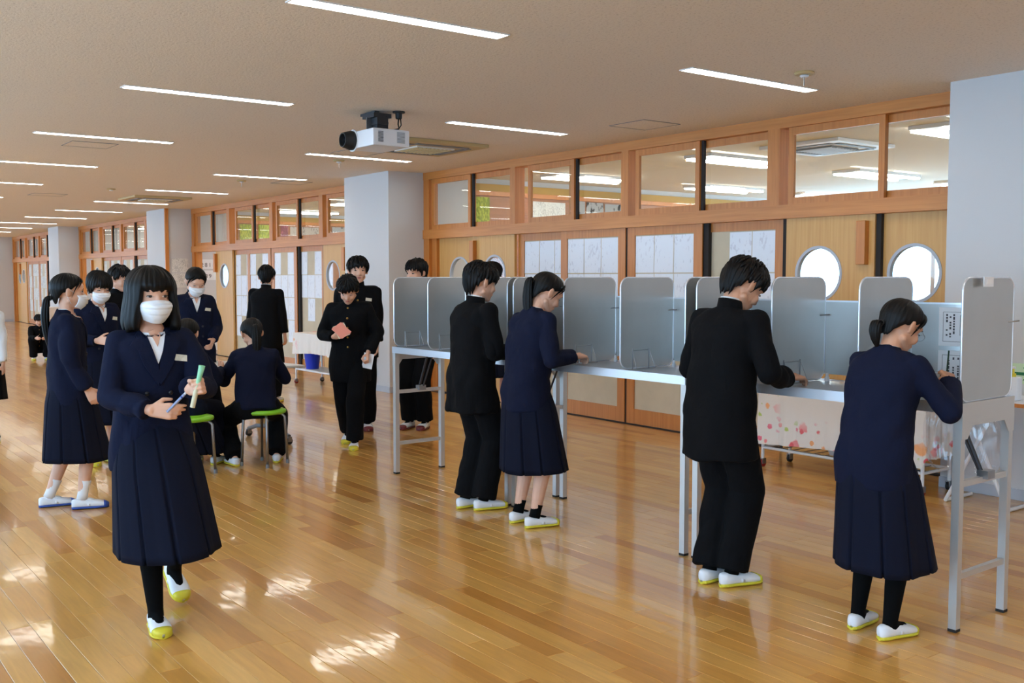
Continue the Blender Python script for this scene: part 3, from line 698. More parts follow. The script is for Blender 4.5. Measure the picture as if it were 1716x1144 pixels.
def booth(xa, xb, y, label, front_shadow=False):
    W = xb - xa
    t = thing('voting_booth', label, 'voting booth', (xa, y, 0), math.radians(1.6), 'folding three-seat voting booths in one row')
    MB().box(0, W, 0, BD, DZ - .012, DZ).build('desk_top', M_alu, t)
    MB().box(0, W, -.006, 0, DZ - .042, DZ + .004).build('front_rail', M_aluedge, t)
    MB().box(0, W, BD, BD + .006, DZ - .042, DZ + .004).build('rear_rail', M_aluedge, t)
    for x in (0.0, W - .034):
        e = MB().box(x, x + .034, 0, .034, .012, DZ - .04).build('leg', M_leg, t); MB().box(x - .001, x + .035, -.001, .035, 0, .012).build('foot', M_black, e)
        e = MB().box(x, x + .034, BD - .034, BD, .012, DZ - .04).build('leg', M_leg, t); MB().box(x - .001, x + .035, BD - .035, BD + .001, 0, .012).build('foot', M_black, e)
        MB().box(x + .006, x + .028, .034, BD - .034, .60, .625).build('crossbar', M_leg, t)
        MB().box(x + .006, x + .028, .034, BD - .034, .215, .24).build('crossbar', M_leg, t)
        xo = x - .004 if x < .1 else x + .034
        p = MB(); zz = DZ - .03
        vs = []; prof = [(0, -.115), (.045, -.115), (.085, -.062), (BD - .085, -.062), (BD - .045, -.115), (BD, -.115), (BD, .035), (0, .035)]
        for xx in (xo, xo + .004): vs += [(xx, yy, zz + z_) for yy, z_ in prof]
        m = len(prof); p.add(vs, [tuple(range(m)), tuple(range(2 * m - 1, m - 1, -1))] + [(i, (i + 1) % m, (i + 1) % m + m, i + m) for i in range(m)])
        p.build('end_plate', M_leg, t)
        sx = 1 if x < .1 else -1
        MB().tube([(x + .017, BD * .5, .63), (x + .017 + sx * .13, BD * .5, DZ - .03)], .009, 8).tube([(x + .017 + sx * .02, BD * .5 + .02, .63), (x + .017 + sx * .17, BD * .5 + .02, DZ - .03)], .006, 8).build('folding_strut', M_darkmetal, t)
        MB().box(x + .002, x + .05, BD * .5 - .02, BD * .5 + .04, .615, .65).build('hinge', M_steel, t)
    # dividers
    for i in range(4):
        x = .012 + i * (W - .024) / 3
        mb, rim = rounded_sheet(BD - .012, 1.459 - DZ - .006, .004, .055)
        o = mb.build('divider', M_booth, t); o.rotation_euler = (0, 0, PI / 2); o.location = (x, .006, DZ + .006)
        r = rim.build('rim', M_aluedge, o, smooth=True)
        # wire foot brackets, one on each side of an inner divider
        sides = (1, -1) if 0 < i < 3 else ((1,) if i == 0 else (-1,))
        for s in sides:
            a, b = .09, .24
            wb = MB()
            wb.tube([(x + s * .045, a, DZ + .004), (x + s * .006, a + .01, DZ + .105), (x + s * .006, b - .01, DZ + .105), (x + s * .045, b, DZ + .004), (x + s * .045, a, DZ + .004)], .0017, 6)
            wb.tube([(x + s * .004, a + .01, DZ + .0), (x + s * .004, a + .01, DZ + .115)], .003, 6).tube([(x + s * .004, b - .01, DZ + .0), (x + s * .004, b - .01, DZ + .115)], .003, 6)
            wb.build('wire_bracket', M_steel, t)
        MB().tube([(x, BD - .05, 1.27), (x + .03, BD - .01, 1.275)], .003, 6).tube([(x, BD - .05, 1.265), (x - .03, BD - .01, 1.26)], .003, 6).build('corner_clip', M_steel, t)
    MB().box(.012, W - .012, BD - .004, BD, DZ + .03, 1.342).build('back_board', M_booth, t)
    MB().box(.012, W - .012, BD - .006, BD + .002, 1.338, 1.346).build('back_board_edge', M_aluedge, t)
    for i in range(3):
        x = .012 + (i + .12) * (W - .024) / 3
        MB().lathe([(.012, 0), (.012, .02), (.008, .022), (.008, .04)], 12).build('peg', M_whitepl, t).location = (x, BD - .06, DZ)
    return t
BX = [(-6.54, -5.158), (-5.122, -3.662), (-3.618, -2.185)]
BY = [3.78, 3.82, 3.87]
booth(BX[0][0], BX[0][1], BY[0], 'aluminium voting booth standing farthest away, beside the corridor pillar')
booth(BX[1][0], BX[1][1], BY[1], 'aluminium voting booth in the middle of the row')
booth(BX[2][0], BX[2][1], BY[2], 'aluminium voting booth nearest the camera, with open end panel at right')
# instruction papers clipped to the back boards, candidate lists below
def vertical_print(o, x0, x1, z0, z1, y, cols, mat_=M_ink):
    mb = MB(); rg = np.random.default_rng(int(abs(x0) * 1000))
    for c in range(cols):
        x = x0 + (c + .5) * (x1 - x0) / cols; z = z1
        while z > z0 + .012:
            h = .006 + rg.random() * .008
            if rg.random() > .25: mb.box(x - .004, x + .004, y - .0006, y, z - h, z)
            z -= h + .004
    mb.build('printed_lines', mat_, o)
def frame_print(o, x0, x1, z0, z1, y):
    w_ = .0015; MB().box(x0, x1, y - .0006, y, z0, z0 + w_).box(x0, x1, y - .0006, y, z1 - w_, z1).box(x0, x0 + w_, y - .0006, y, z0, z1).box(x1 - w_, x1, y - .0006, y, z0, z1).build('printed_frame', M_ink, o)
M_clearpl = glassy('clear_plastic_film', (0.97, 0.98, 1.0), 0.06)
for (x, zt, nm, kind, cmp_) in ((-3.36, 1.325, 'upper', 0, 'left'), (-3.37, 1.13, 'lower', 1, 'left'), (-2.44, 1.325, 'upper', 0, 'right'), (-2.44, 1.13, 'lower', 1, 'right')):
    yb = 3.87 + BD - .012 + (x + 3.6) * math.tan(math.radians(1.6))
    h = .175
    o = MB().box(-.10, .105, 0, .0015, -h, 0).build('instruction_sheet', M_paper); o.location = (x, yb, zt); o.rotation_euler = (0, 0, math.radians(1.6))
    tag(o, f'{nm} printed voting sheet on back board of the {cmp_} compartment of the nearest booth', 'paper')
    frame_print(o, -.08, .09, -h + .02, -.02, -.0002)
    if kind: vertical_print(o, -.06, .03, -h + .04, -.03, -.0002, 4); frame_print(o, .04, .08, -h + .03, -.03, -.0002)
    else: vertical_print(o, -.07, -.02, -h + .03, -.03, -.0002, 3); frame_print(o, .0, .08, -h + .05, -.035, -.0002)
o = MB().box(-.004, .0, 0, .075, -.04, 0).build('tape_square', M_whitepl); o.location = (-2.172, 4.03, 1.462)
tag(o, 'square of white tape on the top of the end panel', 'tape')
MB().box(-.001, .001, .02, .055, -.03, -.01).build('fold', M_paper, o)

# ------------------------------------------------------------------ cloth covered carts
def caster(parent, x, y, m, r=.028):
    e = MB().tube([(x - .011, y, r), (x + .011, y, r)], r, 20).build('caster', m, parent)
    MB().box(x - .016, x - .012, y - .02, y + .02, r * .8, r * 2.1).box(x + .012, x + .016, y - .02, y + .02, r * .8, r * 2.1).box(x - .016, x + .016, y - .02, y + .02, r * 2.1, r * 2.3).build('fork', M_steel, e)
def cloth_skirt(parent, x0, x1, y0, y1, zt, drop_f, drop_s, seed=1):
    """cloth lying on a rectangular top, hanging over the front and ends"""
    rg = np.random.default_rng(seed)
    n = 60; mrow = 14; peri = []
    def ring(off):
        pts = []
        for k in range(n): pts.append((x0 - off, y1 + off - (y1 - y0 + 2 * off) * k / n))          # left end
        for k in range(n * 2): pts.append((x0 - off + (x1 - x0 + 2 * off) * k / (2 * n), y0 - off))  # front
        for k in range(n + 1): pts.append((x1 + off, y0 - off + (y1 - y0 + 2 * off) * k / n))          # right end
        return pts
    base = ring(.006); P = []
    for i in range(mrow + 1):
        v = i / mrow; row = []
        for k, (x, y) in enumerate(base):
            s = k / len(base); wave = .010 * v * math.sin(s * 60 + 2 * math.sin(s * 17)) + .006 * v * math.sin(s * 133)
            nx, ny = (-1, 0) if k < n else ((0, -1) if k < 3 * n else (1, 0))
            side = k < n or k >= 3 * n
            dr = drop_s if side else drop_f + .02 * math.sin(s * 9)
            row.append((x + nx * (wave + .008 * v), y + ny * (wave + .008 * v), zt + .004 - v * dr))
        P.append(row)
    mb = MB().grid(np.array(P)); mb.box(x0 - .006, x1 + .006, y0 - .006, y1 + .006, zt + .001, zt + .005)
    cx, cy = (x0 + x1) / 2, (y0 + y1) / 2
    mb.v = [(a - cx, b - cy, c - zt) for a, b, c in mb.v]
    o = mb.build('tablecloth', M_cloth, parent, smooth=False, fixn=False); o.location = (cx, cy, zt); return o
def cart(x0, x1, y0, y1, zt, label, clabel, drop, drops, shelf=.15):
    t = thing('wheeled_cart', label, 'cart', ((x0 + x1) / 2, (y0 + y1) / 2, 0)); a, b = (x1 - x0) / 2, (y1 - y0) / 2
    MB().box(-a, a, -b, b, zt - .025, zt).build('top_board', M_white, t)
    for sx in (-1, 1):
        for sy in (-1, 1):
            MB().tube([(sx * (a - .02), sy * (b - .02), .065), (sx * (a - .02), sy * (b - .02), zt - .02)], .0125, 12).build('leg', M_white, t)
            caster(t, sx * (a - .02), sy * (b - .02), M_redw if sy < 0 else M_black)
    MB().tube([(-a + .02, -b + .02, shelf), (a - .02, -b + .02, shelf)], .011, 10).tube([(-a + .02, b - .02, shelf), (a - .02, b - .02, shelf)], .011, 10).tube([(-a + .02, -b + .02, shelf), (-a + .02, b - .02, shelf)], .011, 10).tube([(a - .02, -b + .02, shelf), (a - .02, b - .02, shelf)], .011, 10).build('shelf_frame', M_white, t)
    mb = MB()
    for i in range(14): x = -a + .05 + i * (2 * a - .1) / 13; mb.tube([(x, -b + .02, shelf), (x, b - .02, shelf)], .003, 6)
    o = mb.build('wire_shelf', M_steel, t)
    c = cloth_skirt(None, x0, x1, y0, y1, zt, drop, drops); tag(c, clabel, 'tablecloth')
    return t
cart(-5.10, -3.72, 6.20, 6.57, .66, 'white wheeled cart under floral cloth behind the nearest booth', 'white floral tablecloth draped over the cart behind the nearest booth', .47, .42)
c2 = cart(-13.0, -11.75, 5.95, 6.38, .70, 'white wheeled cart with shelf under floral cloth beside the pillar', 'white floral tablecloth over the cart left of the pillar', .28, .26, shelf=.2)
MB().box(-.60, .60, -.19, .19, .197, .212).build('shelf_board', M_white, c2)
cart(-28.2, -27.2, 5.9, 6.4, .70, 'small cloth covered cart far down the corridor', 'pale cloth on the small cart far down the corridor', .45, .4)
# tub with tape rolls on the lower shelf
tb = thing('plastic_tub', 'clear plastic tub on the lower shelf of the near cart', 'tub', (-4.30, 6.36, .164))
tubm = mat('milky_plastic', (196, 196, 194), 0.4)
P = []
for (a, b, z) in ((.20, .10, 0), (.24, .125, .13), (.25, .135, .14), (.235, .12, .135), (.19, .095, .01)):
    P.append([(sx * a * (1 if True else 0), sy * b, z) for sx, sy in ((-1, -1), (-.33, -1), (.33, -1), (1, -1), (1, 1), (-1, 1))])
MB().grid(np.array(P), closed_u=True, cap=True).build('bin', tubm, tb)
for s in (-1, 1): MB().box(s * .245 - .01, s * .245 + .01, -.05, .05, .10, .145).build('handle', M_white, tb)
o = thing('tape_roll', 'roll of pale tape leaning in the plastic tub', 'tape', (-4.28, 6.225, .24))
Pp = []
for (r_, y_) in ((.045, -.012), (.045, .012), (.02, .012), (.02, -.012), (.045, -.012)): Pp.append([(r_ * math.cos(2 * PI * i / 28), y_, r_ * math.sin(2 * PI * i / 28)) for i in range(28)])
MB().grid(np.array(Pp), closed_u=True).build('roll', mat('tape_cream', (222, 210, 176), .5), o); 
# blue bucket
bk = thing('bucket', 'blue plastic bucket on the lower shelf beside the pillar', 'bucket', (-12.74, 6.10, .212))
MB().lathe([(.085, 0), (.115, .24), (.122, .245), (.122, .255), (.108, .25), (.08, .01)], 28).build('body', M_blue, bk, smooth=False)
MB().tube([(-.118, 0, .24), (-.1, .0, .3), (0, .0, .35), (.1, .0, .3), (.118, 0, .24)], .004, 8).build('handle', M_steel, bk, smooth=True)
for s in (-1, 1): MB().box(s * .118 - .008, s * .118 + .008, -.012, .012, .225, .25).build('handle_lug', M_blue, bk)
# folding table at the right, sanitiser bottles, plastic bag
ft = thing('folding_table', 'wood-edged folding table with white crossed tube legs at right', 'table', (-2.95, 6.30, 0))
MB().box(-.62, .6, -.24, .24, .685, .70).build('table_top', M_whitepl, ft); MB().box(-.625, .605, -.25, -.24, .68, .703).box(-.63, -.62, -.25, .25, .68, .703).build('edge_strip', M_wood, ft)
for s in (-.42, .34):
    MB().tube([(s - .18, -.12, .01), (s + .16, -.12, .68)], .013, 10).build('leg', M_white, ft); MB().tube([(s + .22, -.10, .01), (s - .1, -.10, .68)], .013, 10).build('leg', M_white, ft)
    MB().tube([(s - .18, -.12, .013), (s - .18, .2, .013)], .012, 10).tube([(s + .22, -.1, .013), (s + .22, .2, .013)], .012, 10).build('foot_bar', M_white, ft)
def pump_bottle(x, y, z, h, label):
    t = thing('pump_bottle', label, 'bottle', (x, y, z))
    MB().box(-.045, .045, -.03, .03, 0, h).build('body', M_whitepl, t, bevel=.012)
    MB().lathe([(.016, h), (.016, h + .02), (.006, h + .022), (.006, h + .05)], 14).build('neck', M_yel, t)
    MB().box(-.03, .012, -.01, .01, h + .05, h + .064).build('pump_head', M_whitepl, t, bevel=.003)
pump_bottle(-3.165, 6.25, .70, .145, 'white square pump bottle with yellow neck behind the end panel of the near booth')
bag = thing('plastic_bag', 'clear plastic bag hanging from the folding table', 'bag', (-3.36, 6.02, .36))
P = []; rg = np.random.default_rng(5)
for i in range(13):
    v = i / 12; row = []
    for k in range(36):
        a = 2 * PI * k / 36; rr = (.20 + .05 * math.sin(v * PI)) * (1 + .07 * math.sin(5 * a + 3 * v) + .04 * math.sin(11 * a)) * (1 if v > .08 else .8)
        row.append((rr * math.cos(a) * 1.0, .13 * rr / .2 * math.sin(a) * .55, -.12 + .42 * v))
    P.append(row)
MB().grid(np.array(P), closed_u=True).build('film', M_clearpl, bag, smooth=True)
MB().tube([(-.2, 0, .29), (-.16, .02, .34), (-.1, .0, .30)], .004, 6).tube([(.2, 0, .29), (.16, .02, .34), (.1, .0, .30)], .004, 6).build('handle', M_clearpl, bag)
# exit sign, running man and arrow
ex = thing('exit_sign', 'pale green emergency exit sign with a dark green arrow low on the wall', 'sign', (-3.325, 6.592, .835))
M_sg = mat('pale_green_sign', (204, 226, 190), .5); M_dg = mat('dark_green_ink', (16, 104, 66), .6)
MB().box(-.20, .20, -.006, .004, -.066, .066).build('plate', M_sg, ex)
MB().box(.0, .10, -.009, -.006, -.010, .010).add([(.125, -.0095, 0), (.08, -.0095, .042), (.052, -.0095, .042), (.093, -.0095, 0), (.052, -.0095, -.042), (.08, -.0095, -.042)], [(0, 3, 2, 1), (0, 5, 4, 3)]).build('arrow', M_dg, ex)
MB().box(-.14, -.02, -.008, -.006, .045, .052).box(-.14, -.133, -.008, -.006, -.05, .052).box(-.027, -.02, -.008, -.006, -.05, .052).box(-.13, -.1, -.008, -.006, -.05, .045).build('door_symbol', M_dg, ex)
mb = MB().ell((-.062, -.008, .03), (.009, .002, .009)); mb.tube([(-.06, -.0075, .018), (-.068, -.0075, -.012)], .007, 6).tube([(-.068, -.0075, -.012), (-.05, -.0075, -.025), (-.052, -.0075, -.046)], .004, 6).tube([(-.068, -.0075, -.012), (-.08, -.0075, -.03), (-.095, -.0075, -.03)], .004, 6).tube([(-.06, -.0075, .015), (-.042, -.0075, .002)], .003, 6).tube([(-.06, -.0075, .015), (-.08, -.0075, .004)], .003, 6)
mb.build('running_figure', M_dg, ex)

# ------------------------------------------------------------------ reception table and stools
rt = thing('reception_table', 'white-topped wheeled table between the seated and the standing girls', 'table', (-8.5, 3.15, 0), math.radians(8))
MB().box(-.45, .45, -.62, .62, .68, .70).build('table_top', M_white, rt, bevel=.006)
for s in (-1, 1):
    MB().tube([(s * .0, s * .52, .66), (s * .0, s * .52, .30), (s * .0, s * .52, .12)], .02, 10).build('leg', M_greypl, rt)
    MB().tube([(-.34, s * .52, .07), (-.2, s * .52, .11), (0, s * .52, .13), (.2, s * .52, .11), (.34, s * .52, .07)], .019, 10).build('curved_foot', M_greypl, rt)
    for e in (-1, 1): caster(rt, e * .34, s * .52, M_black, .03)
def stool(x, y, rz, label):
    t = thing('stool', label, 'stool', (x, y, 0), rz, 'round stools at the reception table')
    MB().lathe([(.02, .435), (.15, .437), (.168, .43), (.172, .418), (.165, .405), (.02, .40)], 40).build('seat', M_green, t, smooth=True)
    for k in range(4):
        a = PI / 4 + k * PI / 2; c, s = math.cos(a), math.sin(a)
        e = MB().tube([(c * .07, s * .07, .40), (c * .13, s * .13, .395), (c * .158, s * .158, .37), (c * .175, s * .175, .02)], .011, 10).build('leg', M_steel, t, smooth=True)
        MB().lathe([(.014, 0), (.014, .03)], 12).build('foot_cap', M_greypl, e).location = (c * .176, s * .176, 0)
    return t
stool(-7.47, 3.16, .5, 'round lime green stool under the seated girl in black trousers')
stool(-7.42, 2.56, .3, 'round stool hidden under the skirt of the seated girl')
# ------------------------------------------------------------------ people
RIM = {}
def V(*a): return Vector(a)
def ik(a, t, la, lb, hint):
    """two-bone joint: returns the middle joint and the clamped end"""
    d = t - a; L = d.length; mx = (la + lb) * .999
    if L > mx: t = a + d * (mx / L); d = t - a; L = d.length
    L = max(L, abs(la - lb) + .01)
    x = (la * la - lb * lb + L * L) / (2 * L); h = math.sqrt(max(la * la - x * x, 0)); n = d.normalized()
    p = hint - n * hint.dot(n)
    p = p.normalized() if p.length > 1e-6 else n.orthogonal()
    return a + n * x + p * h, t
def fit_ell(mb, secs, n=28):
    """loft of (center, x axis, y axis, rx, ry, power)"""
    P = []
    for c, ax, ay, rx, ry in secs:
        row = []
        for k in range(n):
            t = 2 * PI * k / n; ct, st = math.cos(t), math.sin(t); e = 0.85
            cx = math.copysign(abs(ct) ** e, ct); sy = math.copysign(abs(st) ** e, st)
            row.append(tuple(c + ax * rx * cx + ay * ry * sy))
        P.append(row)
    mb.grid(np.array(P), closed_u=True, cap=True)
def hand(mb, w_, d, nrm, thumb_side, S, pose):
    """palm and five fingers; d along the hand, nrm = palm direction, thumb_side = unit sideways vector"""
    d = d.normalized(); nrm = (nrm - d * nrm.dot(d)).normalized(); u = thumb_side; u = (u - d * u.dot(d) - nrm * u.dot(nrm)).normalized()
    L = .082 * S
    for k in range(4):
        o_ = u * (.026 - .0175 * k) * S
        mb.cap(w_ + o_ * .55 + d * .004, w_ + o_ + d * L, .0135 * S, .0115 * S)
    curls = {'relax': (18, 28, 22), 'grip': (62, 82, 50), 'pinch': (32, 42, 26), 'flat': (8, 10, 8), 'point': (14, 18, 12)}[pose]
    lens = (.068, .076, .071, .056)
    for k in range(4):
        p = w_ + u * (.027 - .018 * k) * S + d * L; dirv = d; ang = 0
        for j, (fr_, c) in enumerate(zip((.44, .32, .24), curls)):
            ang += math.radians(c + (4 * k if pose == 'relax' else 0) + (8 * k if pose == 'point' else 0))
            q = p + (d * math.cos(ang) + nrm * math.sin(ang)) * lens[k] * fr_ * S
            mb.cap(p, q, (.0088 - .0006 * j) * S, (.0082 - .0008 * j) * S, n=8); p = q
    b = w_ + u * .022 * S + d * .022 * S
    td = (d * .62 + u * .62 + nrm * .45).normalized() if pose in ('relax', 'flat', 'point') else (d * .60 + u * .25 + nrm * .85).normalized()
    q = b + td * .042 * S; mb.cap(b, q, .0135 * S, .0105 * S, n=8)
    td2 = (td * .7 + d * .6 + (nrm * .2 if pose in ('relax', 'flat') else -u * .35)).normalized(); r_ = q + td2 * .034 * S; mb.cap(q, r_, .0102 * S, .0075 * S, n=8)
def head_shells(mb, H, S):
    g = lambda x, y, z: H @ Vector((x * S, y * S, z * S)); R = H.to_3x3()
    mb.ell(g(0, -.012, .030), (.073 * S, .092 * S, .080 * S), R, 22, 16)
    mb.ell(g(0, .018, -.022), (.062 * S, .072 * S, .075 * S), R, 20, 14)
    mb.ell(g(0, .030, .028), (.060 * S, .060 * S, .055 * S), R, 18, 12)
    mb.ell(g(0, .045, -.068), (.040 * S, .040 * S, .040 * S), R, 16, 10)
    mb.ell(g(0, .066, -.092), (.020 * S, .017 * S, .016 * S), R, 12, 8)
    for s in (-1, 1):
        mb.ell(g(s * .034, .058, -.030), (.025 * S, .026 * S, .028 * S), R, 12, 8)
        mb.cap(g(s * .052, .0, -.058), g(s * .016, .062, -.088), .017 * S, .015 * S)
        E = R @ Matrix.Rotation(s * .42, 3, 'Z')
        mb.ell(g(s * .081, -.009, -.004), (.0085 * S, .019 * S, .032 * S), E, 14, 10)
        mb.ell(g(s * .074, .0, -.014), (.011 * S, .010 * S, .020 * S), E, 10, 8)
    mb.cap(g(0, .084, .004), g(0, .098, -.026), .0075 * S, .0105 * S); mb.ell(g(0, .094, -.031), (.0155 * S, .010 * S, .008 * S), R, 10, 8)
    mb.cap(g(-.018, .079, -.058), g(.018, .079, -.058), .009 * S, .009 * S)
    mb.cap(g(-.03, .076, .030), g(.03, .076, .030), .012 * S, .012 * S)
def hair_cap(H, S, zend, th, seed, part=None, lump=.004, hang=False, curl=0.0, ridge=.0018):
    """shell of hair; zend(phi) = height in head space where the strands end, phi 0 = forehead, pi = nape"""
    rg = np.random.default_rng(seed); n = 140; m = 26
    ph = [rg.random() * 6.28 for _ in range(8)]
    rx, ry, rz = .078, .098, .084; cy, cz = -.012, .030
    outer = []; inner = []
    for i in range(m + 1):
        t = i / m; ro = []; ri = []
        for j in range(n):
            p = 2 * PI * j / n; ze = zend(p)
            # arc: follow the skull, then fall straight
            TQ = PI * .55 if hang else PI * .52; zq = cz + rz * math.cos(TQ)
            if ze <= zq:
                a1 = rz * TQ; drop = zq - ze; tot = a1 + drop; s_ = t * tot
                if s_ <= a1: th_ = s_ / rz; dz = 0
                else: th_ = TQ; dz = s_ - a1
            else: th_ = t * math.acos(max(-1, min(1, (ze - cz) / rz))); dz = 0
            kk = 1 - (0 if hang else .36 * min(1, max(0, dz - .012) / .10) ** 1.1)
            cxp, cyp = math.sin(p), math.cos(p)
            bx, by, bz = rx * kk * math.sin(th_) * cxp, cy + ry * kk * math.sin(th_) * cyp, cz + rz * math.cos(th_) - dz
            prof = th * (1 - .35 * (1 - math.sin(min(th_, PI / 2)))) * (1 if t < .8 else 1 - .75 * ((t - .8) / .2) ** 2)
            if dz and hang: prof += .006 * min(dz / .06, 1) + curl * (dz / .12) ** 2
            st = ridge * (math.sin(31 * p + ph[0] + 3 * t) + .7 * math.sin(53 * p + ph[1] - 5 * t) + .6 * math.sin(83 * p + ph[2])) * min(1, th_ * 1.2)
            lp = lump * (math.sin(5 * p + ph[3] + 4 * t) * math.sin(7 * t + ph[4]) + .5 * math.sin(11 * p + ph[5] + 6 * t))
            e = prof + (st + lp) * (min(1, th / .010))
            nx, ny, nz = math.sin(th_) * cxp, math.sin(th_) * cyp, (math.cos(th_) if not dz else 0)
            ro.append((bx + nx * e, by + ny * e, bz + nz * e))
            k_ = .0005
            ri.append((bx + nx * k_, by + ny * k_, bz + nz * k_))
        outer.append(ro); inner.append(ri)
    P = np.array(outer + inner[::-1]) * S
    Mh = np.array(H.to_3x3()); P = P @ Mh.T + np.array(H.translation)
    mb = MB().grid(P, closed_u=True)
    return mb
def lock_tube(mb, pts, rad, flat=(1, .7), n=18, seed=0):
    rg = np.random.default_rng(seed); m = 22; P = []
    pv = [Vector(p) for p in pts]
    def bez(t):
        k = t * (len(pv) - 1); i = min(int(k), len(pv) - 2); f = k - i
        p0, p1, p2, p3 = pv[max(i - 1, 0)], pv[i], pv[i + 1], pv[min(i + 2, len(pv) - 1)]
        return .5 * ((2 * p1) + (-p0 + p2) * f + (2 * p0 - 5 * p1 + 4 * p2 - p3) * f * f + (-p0 + 3 * p1 - 3 * p2 + p3) * f ** 3)
    a0 = rg.random() * 6
    cs = [bez(i / m) for i in range(m + 1)]; up = Vector((1, 0, 0))
    for i, c in enumerate(cs):
        t = i / m; d = (cs[min(i + 1, m)] - cs[max(i - 1, 0)]).normalized(); a = (up - d * up.dot(d)).normalized(); b = d.cross(a)
        k = t * (len(rad) - 1); q = min(int(k), len(rad) - 2); r = rad[q] + (rad[q + 1] - rad[q]) * (k - q)
        row = []
        for j in range(n * 3):
            an = 2 * PI * j / (n * 3); rr = r * (1 + .10 * math.sin(9 * an + a0 + 2 * t) + .07 * math.sin(14 * an + 3 * t))
            jag = (math.sin(7 * an + a0) * .012) if i == m else 0
            row.append(tuple(c + a * math.cos(an) * rr * flat[0] + b * math.sin(an) * rr * flat[1] + d * jag))
        P.append(row)
    return mb.grid(np.array(P), closed_u=True, cap=True)
def shoe(par, ankle, yaw, pitch, S, colm, style, sock, socktop):
    """indoor school shoe: canvas upper, strap, rubber sole and toe cap"""
    R = Matrix.Rotation(yaw, 4, 'Z') @ Matrix.Rotation(pitch, 4, 'X'); T = Matrix.Translation(ankle) @ R; s = S * 1.0
    ys = [-.068, -.060, -.04, -.01, .03, .07, .105, .135, .155, .166, .170]
    ws = [.010, .024, .032, .034, .036, .042, .046, .043, .034, .020, .006]
    hs = [.048, .056, .060, .058, .056, .050, .042, .034, .026, .020, .014]
    zb = -.075
    def sec(sc_, h0, h1s, i0=0, i1=11, n=20):
        P = []
        for i in range(i0, i1):
            row = []
            for k in range(n):
                a = 2 * PI * k / n; c, d_ = math.cos(a), math.sin(a); x = ws[i] * sc_ * math.copysign(abs(c) ** .7, c)
                top = h0 + (h1s[i] if hasattr(h1s, '__len__') else h1s)
                z = h0 + (top - h0) * (.5 + .5 * math.copysign(abs(d_) ** .75, d_)) if True else 0
                row.append(tuple(T @ (Vector((x, ys[i], zb + z)) * s)))
            P.append(row)
        return np.array(P)
    up = MB().grid(sec(1.0, .010, hs), closed_u=True, cap=True)
    o = up.build('shoe', M_shoew, par, smooth=True)
    MB().grid(sec(1.05, .0, .020), closed_u=True, cap=True).build('sole', colm, o)
    MB().grid(sec(1.05, .004, [h + .010 for h in hs], 7, 11), closed_u=True, cap=True).build('toe_cap', colm, o, smooth=True)
    if sock is not None:
        MB().ell(T @ (Vector((0, .052, zb + .060)) * s), (.025 * s, .030 * s, .010 * s), (R @ Matrix.Rotation(-.2, 4, 'X')).to_3x3(), 16, 10).build('sock_instep', sock, o, smooth=True)
    P = []
    for i in range(13):
        a = PI * i / 12; row = []
        for (dy, dr) in ((-.010, 0), (.010, 0), (.010, .003), (-.010, .003)):
            row.append(tuple(T @ (Vector((math.cos(a) * (.037 + dr), .040 + dy, zb + .022 + math.sin(a) * (.044 + dr))) * s)))
        P.append(row)
    MB().grid(np.array(P), closed_u=True, cap=True).build('strap', M_shoew, o, smooth=True)
    return o

def decal(bvh, fr, poly, off, name, m, par, thick=.002, step=.012, sub=True, bvh2=None):
    """flat shape (x right, z up in the torso frame) laid on the jacket surface"""
    o0, ax, ay, az = fr
    bm = bmesh.new(); vs = [bm.verts.new((p[0], 0, p[1])) for p in poly]; bm.faces.new(vs)
    if sub:
        bmesh.ops.triangulate(bm, faces=bm.faces)
        for _ in range(5):
            es = [e for e in bm.edges if e.calc_length() > step]
            if not es: break
            bmesh.ops.subdivide_edges(bm, edges=es, cuts=1); bmesh.ops.triangulate(bm, faces=[f for f in bm.faces if len(f.verts) > 4])
    bm.verts.index_update(); pts = []; last = None
    for v in bm.verts:
        s = o0 + ax * v.co.x + az * v.co.z + ay * .6; hit_ = bvh.ray_cast(s, -ay, 1.2)
        q = (s - ay * hit_[3]) if hit_[0] is not None else None
        if bvh2 is not None:
            h2 = bvh2.ray_cast(s, -ay, 1.2)
            if h2[0] is not None and (q is None or h2[3] < hit_[3]): q = s - ay * h2[3]
        pts.append(q)
    ok = [q for q in pts if q is not None]
    if not ok: bm.free(); return None
    mean = sum(((q - o0).dot(ay) for q in ok)) / len(ok)
    mb = MB(); fr_ = []; bk = []
    for v, q in zip(bm.verts, pts):
        y = (q - o0).dot(ay) if q is not None else mean
        base = o0 + ax * v.co.x + az * v.co.z + ay * y; fr_.append(base + ay * (off + thick)); bk.append(base + ay * (off - .006))
    n = len(pts); fs = []
    for f in bm.faces:
        ids = [v.index for v in f.verts]; fs.append(tuple(ids)); fs.append(tuple(i + n for i in ids[::-1]))
    for e in bm.edges:
        if len(e.link_faces) == 1: a, b = e.verts[0].index, e.verts[1].index; fs.append((a, b, b + n, a + n))
    bm.free(); mb.add(fr_ + bk, fs)
    return mb.build(name, m, par, smooth=False)

